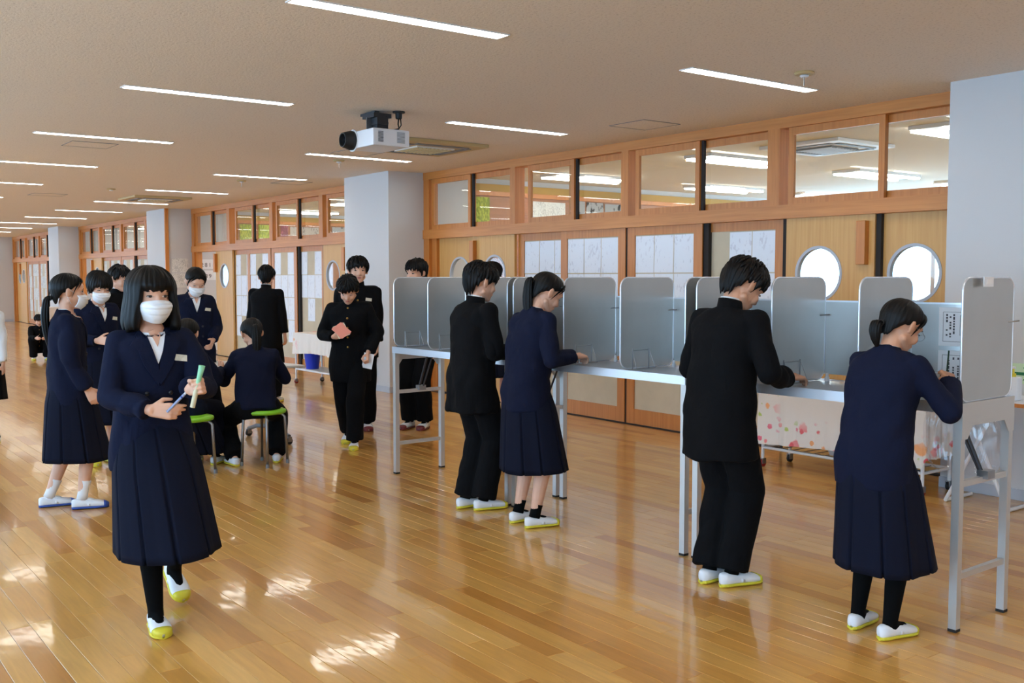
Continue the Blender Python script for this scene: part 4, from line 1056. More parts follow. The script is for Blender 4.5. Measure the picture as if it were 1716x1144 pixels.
def person(x, y, face, label, h=1.6, sex='f', lean=0, nod=0, hyaw=0, tilt=0, pelvis=None, wr=None, wl=None, er=None, el=None,
           hr=('relax', None, None), hl=('relax', None, None), feet=None, knees=None, lower='skirt', hemj=.64, hems=.32, hair='pony',
           mask=False, shoe_c=None, leg='skin', detail=2, jacket=None, seed=1, tag_=False, collar='blazer', skirt_w=1.0, skirt_c=(0, 0), glasses=False,
           skin=None, girth=1.0, low=False, hip_fwd=0, badge_label=None, hairm=None):
    S = h / 1.60
    skin = skin or M_skin; male = sex == 'm'; hairm = hairm or M_hair
    jacket = jacket or (M_blk if male else M_navy)
    px = Vector(pelvis) if pelvis else Vector((0, 0, .875 * S))
    a0, a1 = math.radians(lean * .6), math.radians(lean)
    dl, du = Vector((0, math.sin(a0), math.cos(a0))), Vector((0, math.sin(a1), math.cos(a1)))
    p1 = px + dl * .20 * S; p2 = p1 + du * .262 * S
    HS = S * 1.05
    X = Vector((1, 0, 0)); ay = Vector((0, math.cos(a1), -math.sin(a1))); ay0 = Vector((0, math.cos(a0), -math.sin(a0)))
    sw = (.160 if male else .141) * S
    shR, shL = p2 - du * .062 * S + X * sw, p2 - du * .062 * S - X * sw
    # head
    Nn = math.radians(nod)
    nk = (a1 * .6 + Nn * .45); atlas = p2 + Vector((0, math.sin(nk), math.cos(nk))) * .052 * S
    HR = Matrix.Rotation(math.radians(-hyaw), 4, 'Z') @ Matrix.Rotation(-Nn, 4, 'X') @ Matrix.Rotation(math.radians(tilt), 4, 'Y')
    hc = atlas + HR @ Vector((0, .014 * HS, .080 * HS)); H = Matrix.Translation(hc) @ HR
    wr = Vector(wr) if wr else shR + Vector((.05, .04, -.50)) * S; wl = Vector(wl) if wl else shL + Vector((-.05, .04, -.50)) * S
    er = Vector(er) if er else Vector((.45, -.8, -.35)); el = Vector(el) if el else Vector((-.45, -.8, -.35))
    ua, fa = .255 * S, .225 * S
    eR, wr = ik(shR, wr, ua, fa, er); eL, wl = ik(shL, wl, ua, fa, el)
    hipz = px - dl * .03 * S
    hR, hL = hipz + X * .085 * S, hipz - X * .085 * S
    feet = feet or [(.085, .0, .0, -8, 0), (-.085, .0, .0, 8, 0)]   # right, left : x, y, z, yaw deg, pitch deg
    ank = []; kn = []
    for i, (f, hp) in enumerate(zip(feet, (hR, hL))):
        t = Vector((f[0], f[1], f[2] + .075 * S)); kh = Vector(knees[i]) if knees else Vector((0, 1, .05))
        k, t = ik(hp, t, .405 * S, .395 * S, kh); kn.append(k); ank.append(t)
    # ---- body: one continuous surface
    mb = MB(); g = girth
    fit_ell(mb, [(px - dl * .10 * S, X, ay0, .10 * S, .07 * S), (px - dl * .04 * S, X, ay0, .145 * S * g, .095 * S * g), (px + dl * .05 * S, X, ay0, .135 * S * g, .09 * S * g), (p1 - dl * .04 * S, X, ay0, .115 * S * g, .08 * S * g),
        (p1 + du * .10 * S, X, ay, .135 * S * g, .092 * S * g), (p2 - du * .08 * S, X, ay, .12 * S, .078 * S), (p2 - du * .035 * S, X, ay, .072 * S, .056 * S), (p2 + du * .01 * S, X, ay, .052 * S, .05 * S)], 20)
    mb.cap(p2 - du * .03 * S, atlas + HR @ Vector((0, 0, .02 * S)), (.054 if male else .047) * S, (.051 if male else .045) * S)
    for sh, e, w_, hip, k, a in ((shR, eR, wr, hR, kn[0], ank[0]), (shL, eL, wl, hL, kn[1], ank[1])):
        mb.cap(p2 - du * .065 * S, sh, .036 * S, .036 * S); mb.cap(sh, e, .038 * S, .034 * S); mb.cap(e, w_, .034 * S, .022 * S)
        mb.cap(hip, k, .075 * S, .050 * S); calf = k + (a - k) * .32 + Vector((0, -.012 * S, 0)); mb.cap(k, calf, .048 * S, .052 * S); mb.cap(calf, a, .050 * S, .030 * S)
        ff_ = feet[0 if a is ank[0] else 1]; FR = Matrix.Rotation(math.radians(ff_[3]), 3, 'Z') @ Matrix.Rotation(math.radians(ff_[4]), 3, 'X'); mb.cap(a + FR @ Vector((0, 0, -.02 * S)), a + FR @ Vector((0, .08 * S, -.045 * S)), .028 * S, .022 * S)
    head_shells(mb, H, HS)
    for side, w_, e, hp in ((1, wr, eR, hr), (-1, wl, eL, hl)):
        d = Vector(hp[1]).normalized() if hp[1] else (w_ - e).normalized()
        nr = Vector(hp[2]) if hp[2] else Vector((-side, 0, 0))
        th = d.cross(nr) * (1 if side > 0 else -1)
        hand(mb, w_, d, nr, th, S, hp[0])
    vox = {3: .0040, 2: .0055, 1: .0085}[detail]; me = voxel(mb, vox, 3 if detail > 1 else 2, {3: .30, 2: .40, 1: .5}[detail], 'person')
    root = mesh_obj('person', me, skin)
    root.location = (x, y, 0); root.rotation_euler = (0, 0, face); tag(root, label, 'person')
    # ---- face
    if detail > 0:
        R3 = HR.to_3x3()
        for s in (-1, 1):
            E = R3 @ Matrix.Rotation(-s * .28, 3, 'Z')
            o = MB().ell(H @ (Vector((s * .031, .0765, .004)) * HS), (.0135 * HS, .0065 * HS, (.0044 if nod < 18 else .0022) * HS), E, 14, 10).build('eye', M_eyew, root, smooth=True)
            MB().ell(H @ (Vector((s * .0315, .0815, .004)) * HS), (.0074 * HS, .0028 * HS, (.0046 if nod < 18 else .0022) * HS), E, 12, 8).build('iris', M_iris, o, smooth=True)
            MB().tube([H @ (Vector((s * (.031 + u), .0815 - abs(u) * .35 + (.0 if s * u < 0 else -.001), (.0085 if nod < 18 else .004) - u * u * 14)) * HS) for u in (-.0145, -.008, 0, .008, .0145)], .0016 * HS, 6).build('eyelash', M_brow, o)
            MB().tube([H @ (Vector((s * u, .0875 - (u - .03) ** 2 * 3 - .004, .026 - (u - .030) ** 2 * 9)) * HS) for u in (.014, .022, .031, .040, .047)], [.0012 * HS, .0019 * HS, .0020 * HS, .0016 * HS, .0008 * HS], 6).build('eyebrow', M_brow, root)
        if not mask:
            MB().ell(H @ (Vector((0, .0855, -.0555)) * HS), (.0185 * HS, .0045 * HS, .0035 * HS), R3, 16, 8).ell(H @ (Vector((0, .0850, -.0625)) * HS), (.016 * HS, .0055 * HS, .0045 * HS), R3, 16, 8).build('mouth', M_lip, root, smooth=True)
    if mask:
        P = []
        nv, nu = 34, 30
        prof = [(0, -.010, .100, .066), (.2, -.022, .112, .071), (.4, -.036, .1215, .072), (.6, -.058, .118, .069), (.8, -.082, .107, .061), (1, -.112, .078, .048)]
        for i in range(nv + 1):
            v = i / nv; k = min(int(v * 5), 4); f = v * 5 - k; z, yf, xw = [prof[k][c] + (prof[k + 1][c] - prof[k][c]) * f for c in (1, 2, 3)]
            row = []
            for j in range(nu + 1):
                u = -1.25 + 2.5 * j / nu; pl = (.0075 * ((v * 4.2) % 1.0) - .0035) * max(0, math.cos(u)) if .12 < v < .9 else 0; pl += .0012 * math.sin(9 * u + 11 * v)
                xx = xw * math.sin(u) * 1.03; yy = -.005 + (yf + pl + .005) * (max(math.cos(u), 0) ** .62)
                zz = z + (-.012 * (abs(math.sin(u)) ** 2)) * (1 - 2.4 * v)
                row.append(tuple(H @ (Vector((xx, yy, zz)) * HS)))
            P.append(row)
        Pn = np.array(P); cen = np.array(H @ (Vector((0, .0, -.05)) * HS)); Q = cen + (Pn - cen) * .965
        mb = MB().grid(Pn).grid(Q, flip=True)
        k = (nv + 1) * (nu + 1); ed = [j for j in range(nu + 1)] + [i * (nu + 1) + nu for i in range(1, nv + 1)] + [nv * (nu + 1) + j for j in range(nu - 1, -1, -1)] + [i * (nu + 1) for i in range(nv - 1, 0, -1)]
        mb.f += [(ed[i], ed[(i + 1) % len(ed)], ed[(i + 1) % len(ed)] + k, ed[i] + k) for i in range(len(ed))]
        mo = mb.build('face_mask', M_mask, root, smooth=True)
        for s in (-1, 1):
            MB().tube([H @ (Vector(p) * HS) for p in ((s * .068, .030, -.004), (s * .079, .010, .006), (s * .084, -.006, .018), (s * .086, -.022, .0), (s * .080, -.014, -.03), (s * .066, .012, -.075))], .0014 * HS, 6).build('ear_loop', M_mask, mo, smooth=True)
    if glasses:
        gb = MB()
        for s in (-1, 1):
            gb.tube([H @ (Vector((s * .032 + .021 * math.cos(a), .0995, .0 + .017 * math.sin(a))) * HS) for a in [i * PI / 8 for i in range(17)]], .001 * HS, 6)
            gb.tube([H @ (Vector(p) * HS) for p in ((s * .053, .099, .004), (s * .075, .06, .006), (s * .080, -.0, .004))], .0011 * HS, 6)
        gb.build('glasses', M_steel, root)
    # ---- hair
    rgs = random.Random(seed)
    j1, j2 = rgs.random() * 6, rgs.random() * 6
    jag = lambda p: .006 * math.sin(17 * p + j1) + .004 * math.sin(29 * p + j2)
    def cosb(p): return .5 + .5 * math.cos(p)     # 1 at forehead, 0 at nape
    if hair == 'boy':
        def ze(p):
            a = abs((p + PI) % (2 * PI) - PI); t = a / PI
            if t < .30: z = .030 + .008 * math.sin(3 * p + j1)
            elif t < .42: z = .030 + (-.018 - .030) * (t - .30) / .12
            elif t < .60: z = -.018 + .028 * math.sin((t - .42) / .18 * PI)
            else: z = -.012 - .074 * min(1, (t - .60) / .18)
            return z + 1.5 * jag(p)
        hm = hair_cap(H, HS, ze, .016, seed, lump=.0045, ridge=.0030)
        nl = {3: 90, 2: 60, 1: 24}[detail]
        for q_ in range(nl):
            p = rgs.random() * 2 * PI - PI; th0 = rgs.random() ** .7 * 1.25; a_ = abs(p) / PI
            the = th0 + .35 + .35 * rgs.random(); lim = math.acos(max(-1, min(1, (ze(p) - .030) / .084))); the = min(the, lim + .10)
            if the - th0 < .15: continue
            pts_ = []
            for u_ in (0, .33, .66, 1):
                t_ = th0 + (the - th0) * u_; r_ = .014 + .005 * math.sin(u_ * PI) + (.003 if u_ == 1 else 0); pp = p + .12 * math.sin(q_) * u_
                pts_.append(H @ (Vector(((.078 + r_) * math.sin(t_) * math.sin(pp), -.012 + (.098 + r_) * math.sin(t_) * math.cos(pp), .030 + (.084 + r_) * math.cos(t_))) * HS))
            hm.tube(pts_, [.002 * HS, .0075 * HS, .0065 * HS, .0012 * HS], 7)
        hm.build('hair', hairm, root, smooth=True)
    elif hair in ('pony', 'bun'):
        def ze(p):
            a = abs((p + PI) % (2 * PI) - PI); t = a / PI
            if t < .22: z = .066
            elif t < .45: z = .066 - .052 * (t - .22) / .23
            elif t < .62: z = .014 - .03 * (t - .45) / .17
            else: z = -.016 - .066 * min(1, (t - .62) / .2)
            return z + .3 * jag(p)
        hm = hair_cap(H, HS, ze, .0085, seed, lump=.0008, ridge=.0010)
        ho = hm.build('hair', hairm, root, smooth=True)
        # side-swept fringe locks
        fm = MB()
        def sk(x_, z_, o_=.009): return H @ (Vector((x_, -.012 + .095 * math.sqrt(max(.04, 1 - (x_ / .0765) ** 2 - ((z_ - .03) / .083) ** 2)) + o_, z_)) * HS)
        for s in (-1, 1):
            lock_tube(fm, [sk(s * x_, z_) for x_, z_ in ((.004, .100), (.034, .084), (.058, .056), (.070, .018), (.073, -.030))], [.006 * HS, .013 * HS, .012 * HS, .007 * HS, .0015 * HS], (1, .42), 10, seed + s)
            lock_tube(fm, [sk(s * x_, z_, .007) for x_, z_ in ((.003, .100), (.022, .080), (.044, .056), (.062, .024))], [.006 * HS, .012 * HS, .009 * HS, .0015 * HS], (1, .38), 10, seed + 2 * s)
        fm.build('fringe', hairm, root, smooth=True)
        tie = Vector((0, -.112, .010)) if hair == 'pony' and not low else Vector((0, -.098, -.046))
        gdown = HR.to_3x3().inverted() @ Vector((0, 0, -1))
        L = .30 if hair == 'pony' else .10
        q0 = tie; q1 = tie + Vector((0, -.030, -.004)) + gdown * .012; q2 = q1 + gdown * L * .35 + Vector((0, -.012, 0)); q3 = q2 + gdown * L * .35 + Vector((0, .006, 0)); q4 = q3 + gdown * L * .3 + Vector((0, .012, 0))
        pm = MB(); lock_tube(pm, [H @ (q * HS) for q in (q0 + Vector((0, .02, 0)), q0, q1, q2, q3, q4)], [.016 * HS, .014 * HS, .026 * HS, .034 * HS, .028 * HS, .008 * HS] if hair == 'pony' else [.016 * HS, .014 * HS, .026 * HS, .026 * HS, .02 * HS, .006 * HS], (1, .72), 18, seed)
        po = pm.build('ponytail', hairm, root, smooth=True)
        MB().tube([H @ (Vector((.016 * math.cos(a), tie.y - .006, tie.z + .015 * math.sin(a))) * HS) for a in [i * PI / 8 for i in range(17)]], .004 * HS, 8).build('hair_tie', M_black, po, smooth=True)
    elif hair == 'bob':
        def ze(p):
            a = abs((p + PI) % (2 * PI) - PI); t = a / PI
            if t < .23: z = .026 + .5 * jag(p)
            elif t < .31: z = .026 - .165 * (t - .23) / .08
            else: z = -.139 + 1.2 * jag(p)
            return z
        hm = hair_cap(H, HS, ze, .026, seed, lump=.0022, hang=True, curl=.012, ridge=.0018)
        ho = hm.build('hair', hairm, root, smooth=True)
        MB().tube([H @ (Vector(p) * HS) for p in ((.052, .066, .082), (.070, .050, .070))], .0018 * HS, 6).build('hair_pin', M_steel, ho)
    elif hair in ('short', 'long'):
        zb_ = -.075 if hair == 'short' else -.30
        def ze(p):
            a = abs((p + PI) % (2 * PI) - PI); t = a / PI
            if t < .24: z = .022 + .6 * jag(p)
            elif t < .34: z = .022 + (zb_ * (.6 if hair == 'short' else 1) - .022) * (t - .24) / .10
            else: z = zb_ * (.6 if hair == 'short' else 1) + (zb_ * .4 if hair == 'short' else 0) * min(1, (t - .34) / .3) + 1.2 * jag(p)
            return z
        hair_cap(H, HS, ze, .016, seed, lump=.003, hang=hair == 'long', ridge=.0022).build('hair', hairm, root, smooth=True)
    # ---- jacket
    jv = {3: .0065, 2: .0085, 1: .011}[detail]; J = 1.06 if male else 1.0
    mb = MB(); down = Vector((0, 0, -1)); Y0 = Vector((0, 1, 0))
    hz = hemj * S if hemj < 2 else px.z - .2
    seated = px.z < .75 * S
    hem_c = Vector((px.x, px.y + (.0 if not seated else .02), max(hz, 0)))
    low = px - dl * .06 * S
    secs = []
    if hem_c.z < low.z - .02: secs += [(hem_c, X, Y0, .178 * S * J * g, .134 * S * J * g), (hem_c * .5 + low * .5, X, Y0, .176 * S * J * g, .132 * S * J * g)]
    secs += [(low, X, ay0, .174 * S * J * g, .130 * S * J * g), (px + dl * .06 * S, X, ay0, .166 * S * J * g, .122 * S * J * g), (p1, X, ay0, .160 * S * J * g, .120 * S * J * g),
        (p1 + du * .10 * S, X, ay, .170 * S * J * g, .124 * S * J * g), (p2 - du * .10 * S, X, ay, .182 * S * J, .116 * S * J), (p2 - du * .060 * S, X, ay, .170 * S * J, .098 * S), (p2 - du * .030 * S, X, ay, .122 * S * J, .080 * S), *([(p2 - du * .004 * S, X, ay, .068 * S, .066 * S), (p2 + du * .01 * S, X, ay, .054 * S, .056 * S)] if collar == 'gakuran' else [(p2 - du * .022 * S - ay * .002, X, (ay - du * .45).normalized(), .074 * S, .070 * S), (p2 - du * .010 * S - ay * .004 * S, X, (ay - du * .75).normalized(), .058 * S, .064 * S)])]
    fit_ell(mb, secs, 36)
    for sh, e, w_ in ((shR, eR, wr), (shL, eL, wl)):
        cu = e + (w_ - e) * .93
        mb.cap(p2 - du * .045 * S, sh, .048 * S, .0555 * S * J); mb.cap(sh, e, .056 * S * J, .056 * S * J); mb.cap(e, cu, .055 * S * J, .047 * S * J, True, False, 18)
        a_ = p2 - du * .18 * S + X * (sw * .75 if sh is shR else -sw * .75); mb.cap(a_, sh + (e - sh) * .25, .050 * S, .052 * S)
    me = voxel(mb, jv, 4, .45, 'jacket'); wrinkle(me, .013 * S, 16, seed)
    jo = mesh_obj('jacket', me, jacket, root)
    bvh = BVHTree.FromPolygons([v.co.copy() for v in me.vertices], [tuple(p.vertices) for p in me.polygons])
    rm = root.data; bvh_b = BVHTree.FromPolygons([v.co.copy() for v in rm.vertices], [tuple(p.vertices) for p in rm.polygons])
    fr = (p2, X, ay, du)
    if detail >= 1:
        # cuffs ends and neck
        if collar == 'gakuran':
            n_ = 30
            for nm, r_, h0, h1, m_, off_ in (('shirt_collar', .054, .0, .050, M_shirt, .004), ('stand_collar', .060, -.006, .042, jacket, 0)):
                P = []
                for (rr, hh) in ((r_ + .004, h0), (r_, h1), (r_ - .004, h1), (r_, h0)):
                    P.append([tuple(p2 + (X * math.cos(2 * PI * i / n_) * rr * .95 + ay * (math.sin(2 * PI * i / n_) * rr * 1.0 + off_)) * S + du * (hh - (.012 * (1 + math.sin(2 * PI * i / n_)) / 2)) * S) for i in range(n_)])
                P.append(P[0]); MB().grid(np.array(P), closed_u=True).build(nm, m_, root if nm == 'shirt_collar' else jo, smooth=True)
            for k in range(5):
                z = -.05 - .088 * k
                s = p2 + du * z * S * 1.0 + ay * .5; hh = bvh.ray_cast(s, -ay, 1.2)
                if hh[0] is not None: MB().ell(hh[0] + ay * .003, (.0095 * S, .005 * S, .0095 * S), Matrix.Rotation(-a1, 3, 'X'), 12, 8).build('button', M_gold, jo, smooth=True)
        else:
            decal(bvh, fr, [(-.050 * S, -.020 * S), (.001 * S, -.155 * S), (.050 * S, -.020 * S), (0, -.024 * S)], .002, 'shirt_front', M_shirt, root, bvh2=bvh_b)
            decal(bvh, fr, [(-.026 * S, -.016 * S), (.0, -.080 * S), (.026 * S, -.016 * S), (0, -.008 * S)], .0045, 'neckline', skin, root, bvh2=bvh_b)
            P = []; n_ = 30
            for (rr, hh) in ((.057, -.004), (.051, .034), (.047, .034), (.052, -.004)):
                P.append([tuple(p2 + (X * math.cos(a) * rr * .95 + ay * (math.sin(a) * rr + .004)) * S + du * (hh - (.050 * (.3 + max(0, math.sin(a))))) * S) for a in [PI * .70 + 1.60 * PI * i / n_ for i in range(n_ + 1)]])
            P.append(P[0]); MB().grid(np.array(P)).build('shirt_collar', M_shirt, root, smooth=True)
            P = []
            for (rr, hh) in ((.074, -.012), (.060, .026), (.056, .026), (.068, -.012)):
                P.append([tuple(p2 + (X * math.cos(a) * rr * .98 + ay * (math.sin(a) * rr + .002)) * S + du * (hh - .034 * (.3 + max(0, math.sin(a)))) * S) for a in [PI * .86 + 1.28 * PI * i / n_ for i in range(n_ + 1)]])
            P.append(P[0]); MB().grid(np.array(P)).build('blazer_collar', jacket, jo, smooth=True)
            for s in (-1, 1):
                decal(bvh, fr, [(s * .058 * S, -.008 * S), (s * .088 * S, -.040 * S), (s * .112 * S, -.075 * S), (s * .086 * S, -.085 * S), (s * .060 * S, -.160 * S), (s * .004 * S, -.250 * S), (s * -.006 * S, -.215 * S), (s * .006 * S, -.150 * S), (s * .038 * S, -.035 * S)], .006 + (.001 if s > 0 else 0), 'lapel', jacket, jo, thick=.003)
                for z in (-.285, -.375):
                    hh = bvh.ray_cast(p2 + du * z * S + X * s * .05 * S + ay * .5, -ay, 1.2)
                    if hh[0] is not None: MB().ell(hh[0] + ay * .003, (.010 * S, .004 * S, .010 * S), Matrix.Rotation(-a1, 3, 'X'), 12, 8).build('button', M_nbtn, jo, smooth=True)
        if tag_:
            o = decal(bvh, fr, [(-.125 * S, -.150 * S), (-.070 * S, -.142 * S), (-.073 * S, -.115 * S), (-.128 * S, -.123 * S)], .004, 'name_tag', M_tag, jo, thick=.002, step=.03)
    # ---- lower clothes
    if lower == 'skirt':
        mat_s = M_navy2 if jacket is M_navy else M_blk2; hzm = hems * S; n_ = 224; rows_ = 16; P = []
        top = px + dl * .04 * S; kc = (kn[0] + kn[1]) / 2; ac = (ank[0] + ank[1]) / 2
        rg2 = random.Random(seed + 9); ph0 = rg2.random() * 6
        dx = abs(kn[0].y - kn[1].y) * .5 + abs(kn[0].x - kn[1].x) * .2
        for i in range(rows_ + 1):
            t = i / rows_; z = top.z + (hzm - top.z) * t
            c = Vector((px.x * (1 - t) + kc.x * t + skirt_c[0] * t, px.y * (1 - t) + (kc.y * .6 + ac.y * .4) * t + skirt_c[1] * t, z))
            rx = (.138 + .030 * min(1, t * 3) + .052 * t) * S * skirt_w * g; ry = (.108 + .026 * min(1, t * 3) + .056 * t) * S * skirt_w * g + dx * t * .35
            row = []
            for k in range(n_):
                a = 2 * PI * k / n_; q = (a * 10 / (2 * PI) + .15) % 1.0
                tri = 1 - min(1, abs(q - .5) / .055); pl = (-.030 * max(0, tri) * (.15 + .85 * t) + .007 * (abs(q - .5) * 2 - .5) * t * -1) * S
                fl_w = .010 * t * math.sin(3 * a + ph0) + .007 * t * math.sin(5 * a + ph0 * 2)
                ca, sa = math.cos(a), math.sin(a); e = .9
                row.append((c.x + (rx + pl + fl_w) * math.copysign(abs(ca) ** e, ca), c.y + (ry + pl + fl_w) * math.copysign(abs(sa) ** e, sa), z + .006 * t * math.sin(2 * a + ph0)))
            P.append(row)
        inn = [[(px_ + (0 - (px_ - cc[0])) * .03, py_ + (0 - (py_ - cc[1])) * .03, pz_ + .001) for px_, py_, pz_ in r] for r, cc in [(r, (sum(q[0] for q in r) / n_, sum(q[1] for q in r) / n_)) for r in P[::-1]]]
        so = MB().grid(np.array(P + inn), closed_u=True).build('skirt', mat_s, root, smooth=False, fixn=True)
        so.data.polygons.foreach_set('use_smooth', [True] * len(so.data.polygons))
        if seated:
            mb = MB()
            for hp, k in ((hR, kn[0]), (hL, kn[1])): mb.cap(hp, k, .105 * S, .085 * S); mb.cap(k, k - Vector((0, 0, .26 * S)), .085 * S, .09 * S, True, False)
            mb.cap(hR, hL, .11 * S, .11 * S); mb.cap(kn[0], kn[1], .08 * S, .08 * S)
            mesh_obj('skirt_lap', voxel(mb, .011, 5, .5, 'skirt_lap'), mat_s, so)
    else:
        mat_s = M_blk2; mb = MB()
        fit_ell(mb, [(px - dl * .13 * S, X, ay0, .125 * S * g, .10 * S), (px - dl * .05 * S, X, ay0, .165 * S * g, .118 * S * g), (px + dl * .05 * S, X, ay0, .155 * S * g, .112 * S * g), (px + dl * .12 * S, X, ay0, .13 * S, .10 * S)], 28)
        for hp, k, a in ((hR, kn[0], ank[0]), (hL, kn[1], ank[1])):
            en = k + (a - k) * (.99 if a.z < .1 * S else .95)
            mb.cap(hp, k,   .098 * S, .084 * S, n=18); mb.cap(k, en, .084 * S, .080 * S, True, False, 18)
        me = voxel(mb, jv, 4, .45, 'trousers'); wrinkle(me, .008 * S, 18, seed + 3, (1, 1, .8))
        mesh_obj('trousers', me, mat_s, root)
    # ---- legs and shoes
    for i in (0, 1):
        a, k = ank[i], kn[i]; ff = feet[i]
        if leg == 'tights' and lower == 'skirt':
            calf = k + (a - k) * .32 + Vector((0, -.012 * S, 0))
            m2 = MB().cap(hR if i == 0 else hL, k, .08 * S, .054 * S).cap(k, calf, .052 * S, .056 * S).cap(calf, a, .054 * S, .034 * S).cap(a, a + Vector((0, 0, -.03 * S)), .036 * S, .036 * S).cap(a - Vector((0, 0, .022 * S)), a + Matrix.Rotation(math.radians(ff[3]), 3, 'Z') @ Matrix.Rotation(math.radians(ff[4]), 3, 'X') @ Vector((0, .085 * S, -.036 * S)), .034 * S, .026 * S)
            mesh_obj('tights', voxel(m2, .009, 4, .5, 'tights'), M_tights, root)
            sk = M_tights
        elif leg == 'white':
            MB().tube([a + (k - a) * t for t in (-.03, .08, .2, .30, .31)], [.036 * S, .034 * S, .036 * S, .041 * S, .036 * S], 18).build('sock', M_sockw, root, smooth=True); sk = M_sockw
        elif leg == 'skin' or lower == 'trousers':
            so_ = MB().tube([a + (k - a) * t for t in (-.04, .03, .12, .17, .175)], [.036 * S, .034 * S, .034 * S, .036 * S, .031 * S], 18).build('sock', M_tights, root, smooth=True); sk = M_tights
        if ff is not None:
            shoe(root, a, math.radians(ff[3]), math.radians(ff[4]), S, shoe_c or M_yel, 0, sk, 0)
    return dict(root=root, wr=wr, wl=wl, eR=eR, eL=eL, H=H, S=S, M=Matrix.Translation((x, y, 0)) @ Matrix.Rotation(face, 4, 'Z'), p2=p2)

AW = Vector((-math.cos(YAW), math.sin(YAW), 0)); RT = Vector((math.sin(YAW), math.cos(YAW), 0))
def facing(alpha):
    """alpha: 0 = walking away along the view, 90 = towards the right of the view, 180 = towards the camera"""
    a = math.radians(alpha); d = AW * math.cos(a) + RT * math.sin(a); return math.atan2(-d.x, d.y)
# walking girl in front
W1 = person(-4.345, 1.335, facing(146), 'girl with bob hair and white mask walking with a pen and rolled green paper', h=1.50, lean=2, nod=2, hyaw=-4,
    wr=(.07, .25, .93), wl=(-.07, .31, 1.01), er=(.8, -.5, -.8), el=(-.8, -.3, -.9), hr=('point', (-.92, .38, -.08), (-.35, -.9, -.1)), hl=('grip', (-.45, .85, .25), (.85, .5, 0)),
    feet=[(.035, .13, 0, -4, -.0), (-.14, -.22, .075, 4, -28)], hems=.325, skirt_c=(-.01, .045), hemj=.70, hair='bob', mask=True, leg='tights', detail=3, tag_=True, seed=3, jacket=M_navy, skirt_w=1.04, girth=1.0)
# voters
B1 = person(-5.24, 3.60, facing(56), 'boy in black uniform writing at the farthest voting booth', h=1.56, sex='m', lean=4, nod=14, hyaw=5,
    wr=(.15, .24, 1.0), wl=(-.10, .24, .99), er=(.4, -.6, -1), el=(-.4, -.6, -1), hr=('pinch', (-.3, .95, 0), (-.3, 0, -1)), hl=('flat', (.1, 1, 0), (0, 0, -1)),
    feet=[(.07, .04, 0, -8, 0), (-.05, -.02, 0, 4, 0)], lower='trousers', hemj=.64, hair='boy', collar='gakuran', detail=3, seed=11)
G1 = person(-4.71, 3.62, facing(55), 'girl with ponytail and bare calves bending over the middle voting booth', h=1.52, lean=11, nod=34, hyaw=12,
    wr=(.18, .22, 1.0), wl=(-.08, .24, .99), er=(.5, -.5, -1), el=(-.5, -.5, -1), hr=('pinch', (-.2, .95, 0), (-.3, 0, -1)), hl=('flat', (.1, 1, 0), (0, 0, -1)),
    feet=[(.09, .0, 0, -8, 0), (-.075, .0, 0, 6, 0)], hemj=.72, hems=.34, hair='pony', detail=3, seed=12)
B2 = person(-3.23, 3.64, facing(52), 'boy in black uniform bending over the left compartment of the nearest booth', h=1.58, sex='m', lean=9, nod=38, hyaw=16,
    wr=(.20, .24, .99), wl=(-.10, .22, .99), er=(.55, -.5, -.9), el=(-.6, -.4, -.9), hr=('relax', (.1, .95, 0), (-.2, 0, -1)), hl=('flat', (.1, 1, 0), (0, 0, -1)),
    feet=[(.06, .03, 0, -14, 0), (-.05, .0, 0, 4, 0)], lower='trousers', hemj=.62, hair='boy', collar='gakuran', detail=3, seed=13, hairm=M_hair2, skin=M_skin2)
V4 = person(-2.40, 3.64, facing(52), 'girl with glasses and low ponytail writing beside the open end panel', h=1.40, lean=14, nod=32, hyaw=18,
    wr=(.17, .26, 1.04), wl=(-.03, .27, 1.01), er=(.7, -.1, -1), el=(-.4, -.5, -1), hr=('pinch', (-.5, .6, .25), (-.5, .2, -.6)), hl=('flat', (.5, .8, .1), (.6, -.3, -.2)),
    feet=[(.085, .0, 0, -10, 0), (-.075, .02, 0, 8, 0)], hemj=.70, hems=.31, hair='bun', mask=False, leg='tights', detail=3, seed=14, glasses=True, skin=M_skin2, girth=1.04)
# left group
person(-6.80, 1.57, facing(62), 'girl in profile with low ponytail, white mask and blue-soled shoes', h=1.49, lean=0, nod=4, hyaw=0,
    wr=(.17, .10, .77), wl=(-.18, .04, .76), feet=[(.08, .06, 0, -4, 0), (-.08, -.12, 0, 4, 0)], hemj=.72, hems=.33, hair='pony', low=True, mask=True, leg='white', shoe_c=M_blu, detail=2, seed=21)
person(-8.30, 2.14, facing(128), 'short-haired girl in white mask looking down behind the ponytail girl', h=1.52, lean=2, nod=22, hyaw=8,
    wr=(.12, .22, .98), wl=(-.12, .22, .96), er=(.5, -.4, -1), el=(-.5, -.4, -1), hemj=.72, hems=.34, hair='short', mask=True, detail=2, seed=22, tag_=True)
person(-10.1, 2.80, facing(110), 'dark-haired person mostly hidden behind the masked short-haired girl', h=1.58, sex='m', lower='trousers', collar='gakuran', hemj=.66, nod=15, hair='boy', detail=1, seed=23)
person(-8.98, 3.15, facing(150), 'standing girl with mask and side fringe looking down at the table', h=1.57, lean=3, nod=30, hyaw=-4,
    wr=(.10, .20, .90), wl=(-.12, .18, .90), er=(.5, -.4, -1), el=(-.5, -.4, -1), hemj=.72, hems=.34, hair='pony', mask=True, detail=2, seed=24, tag_=True)
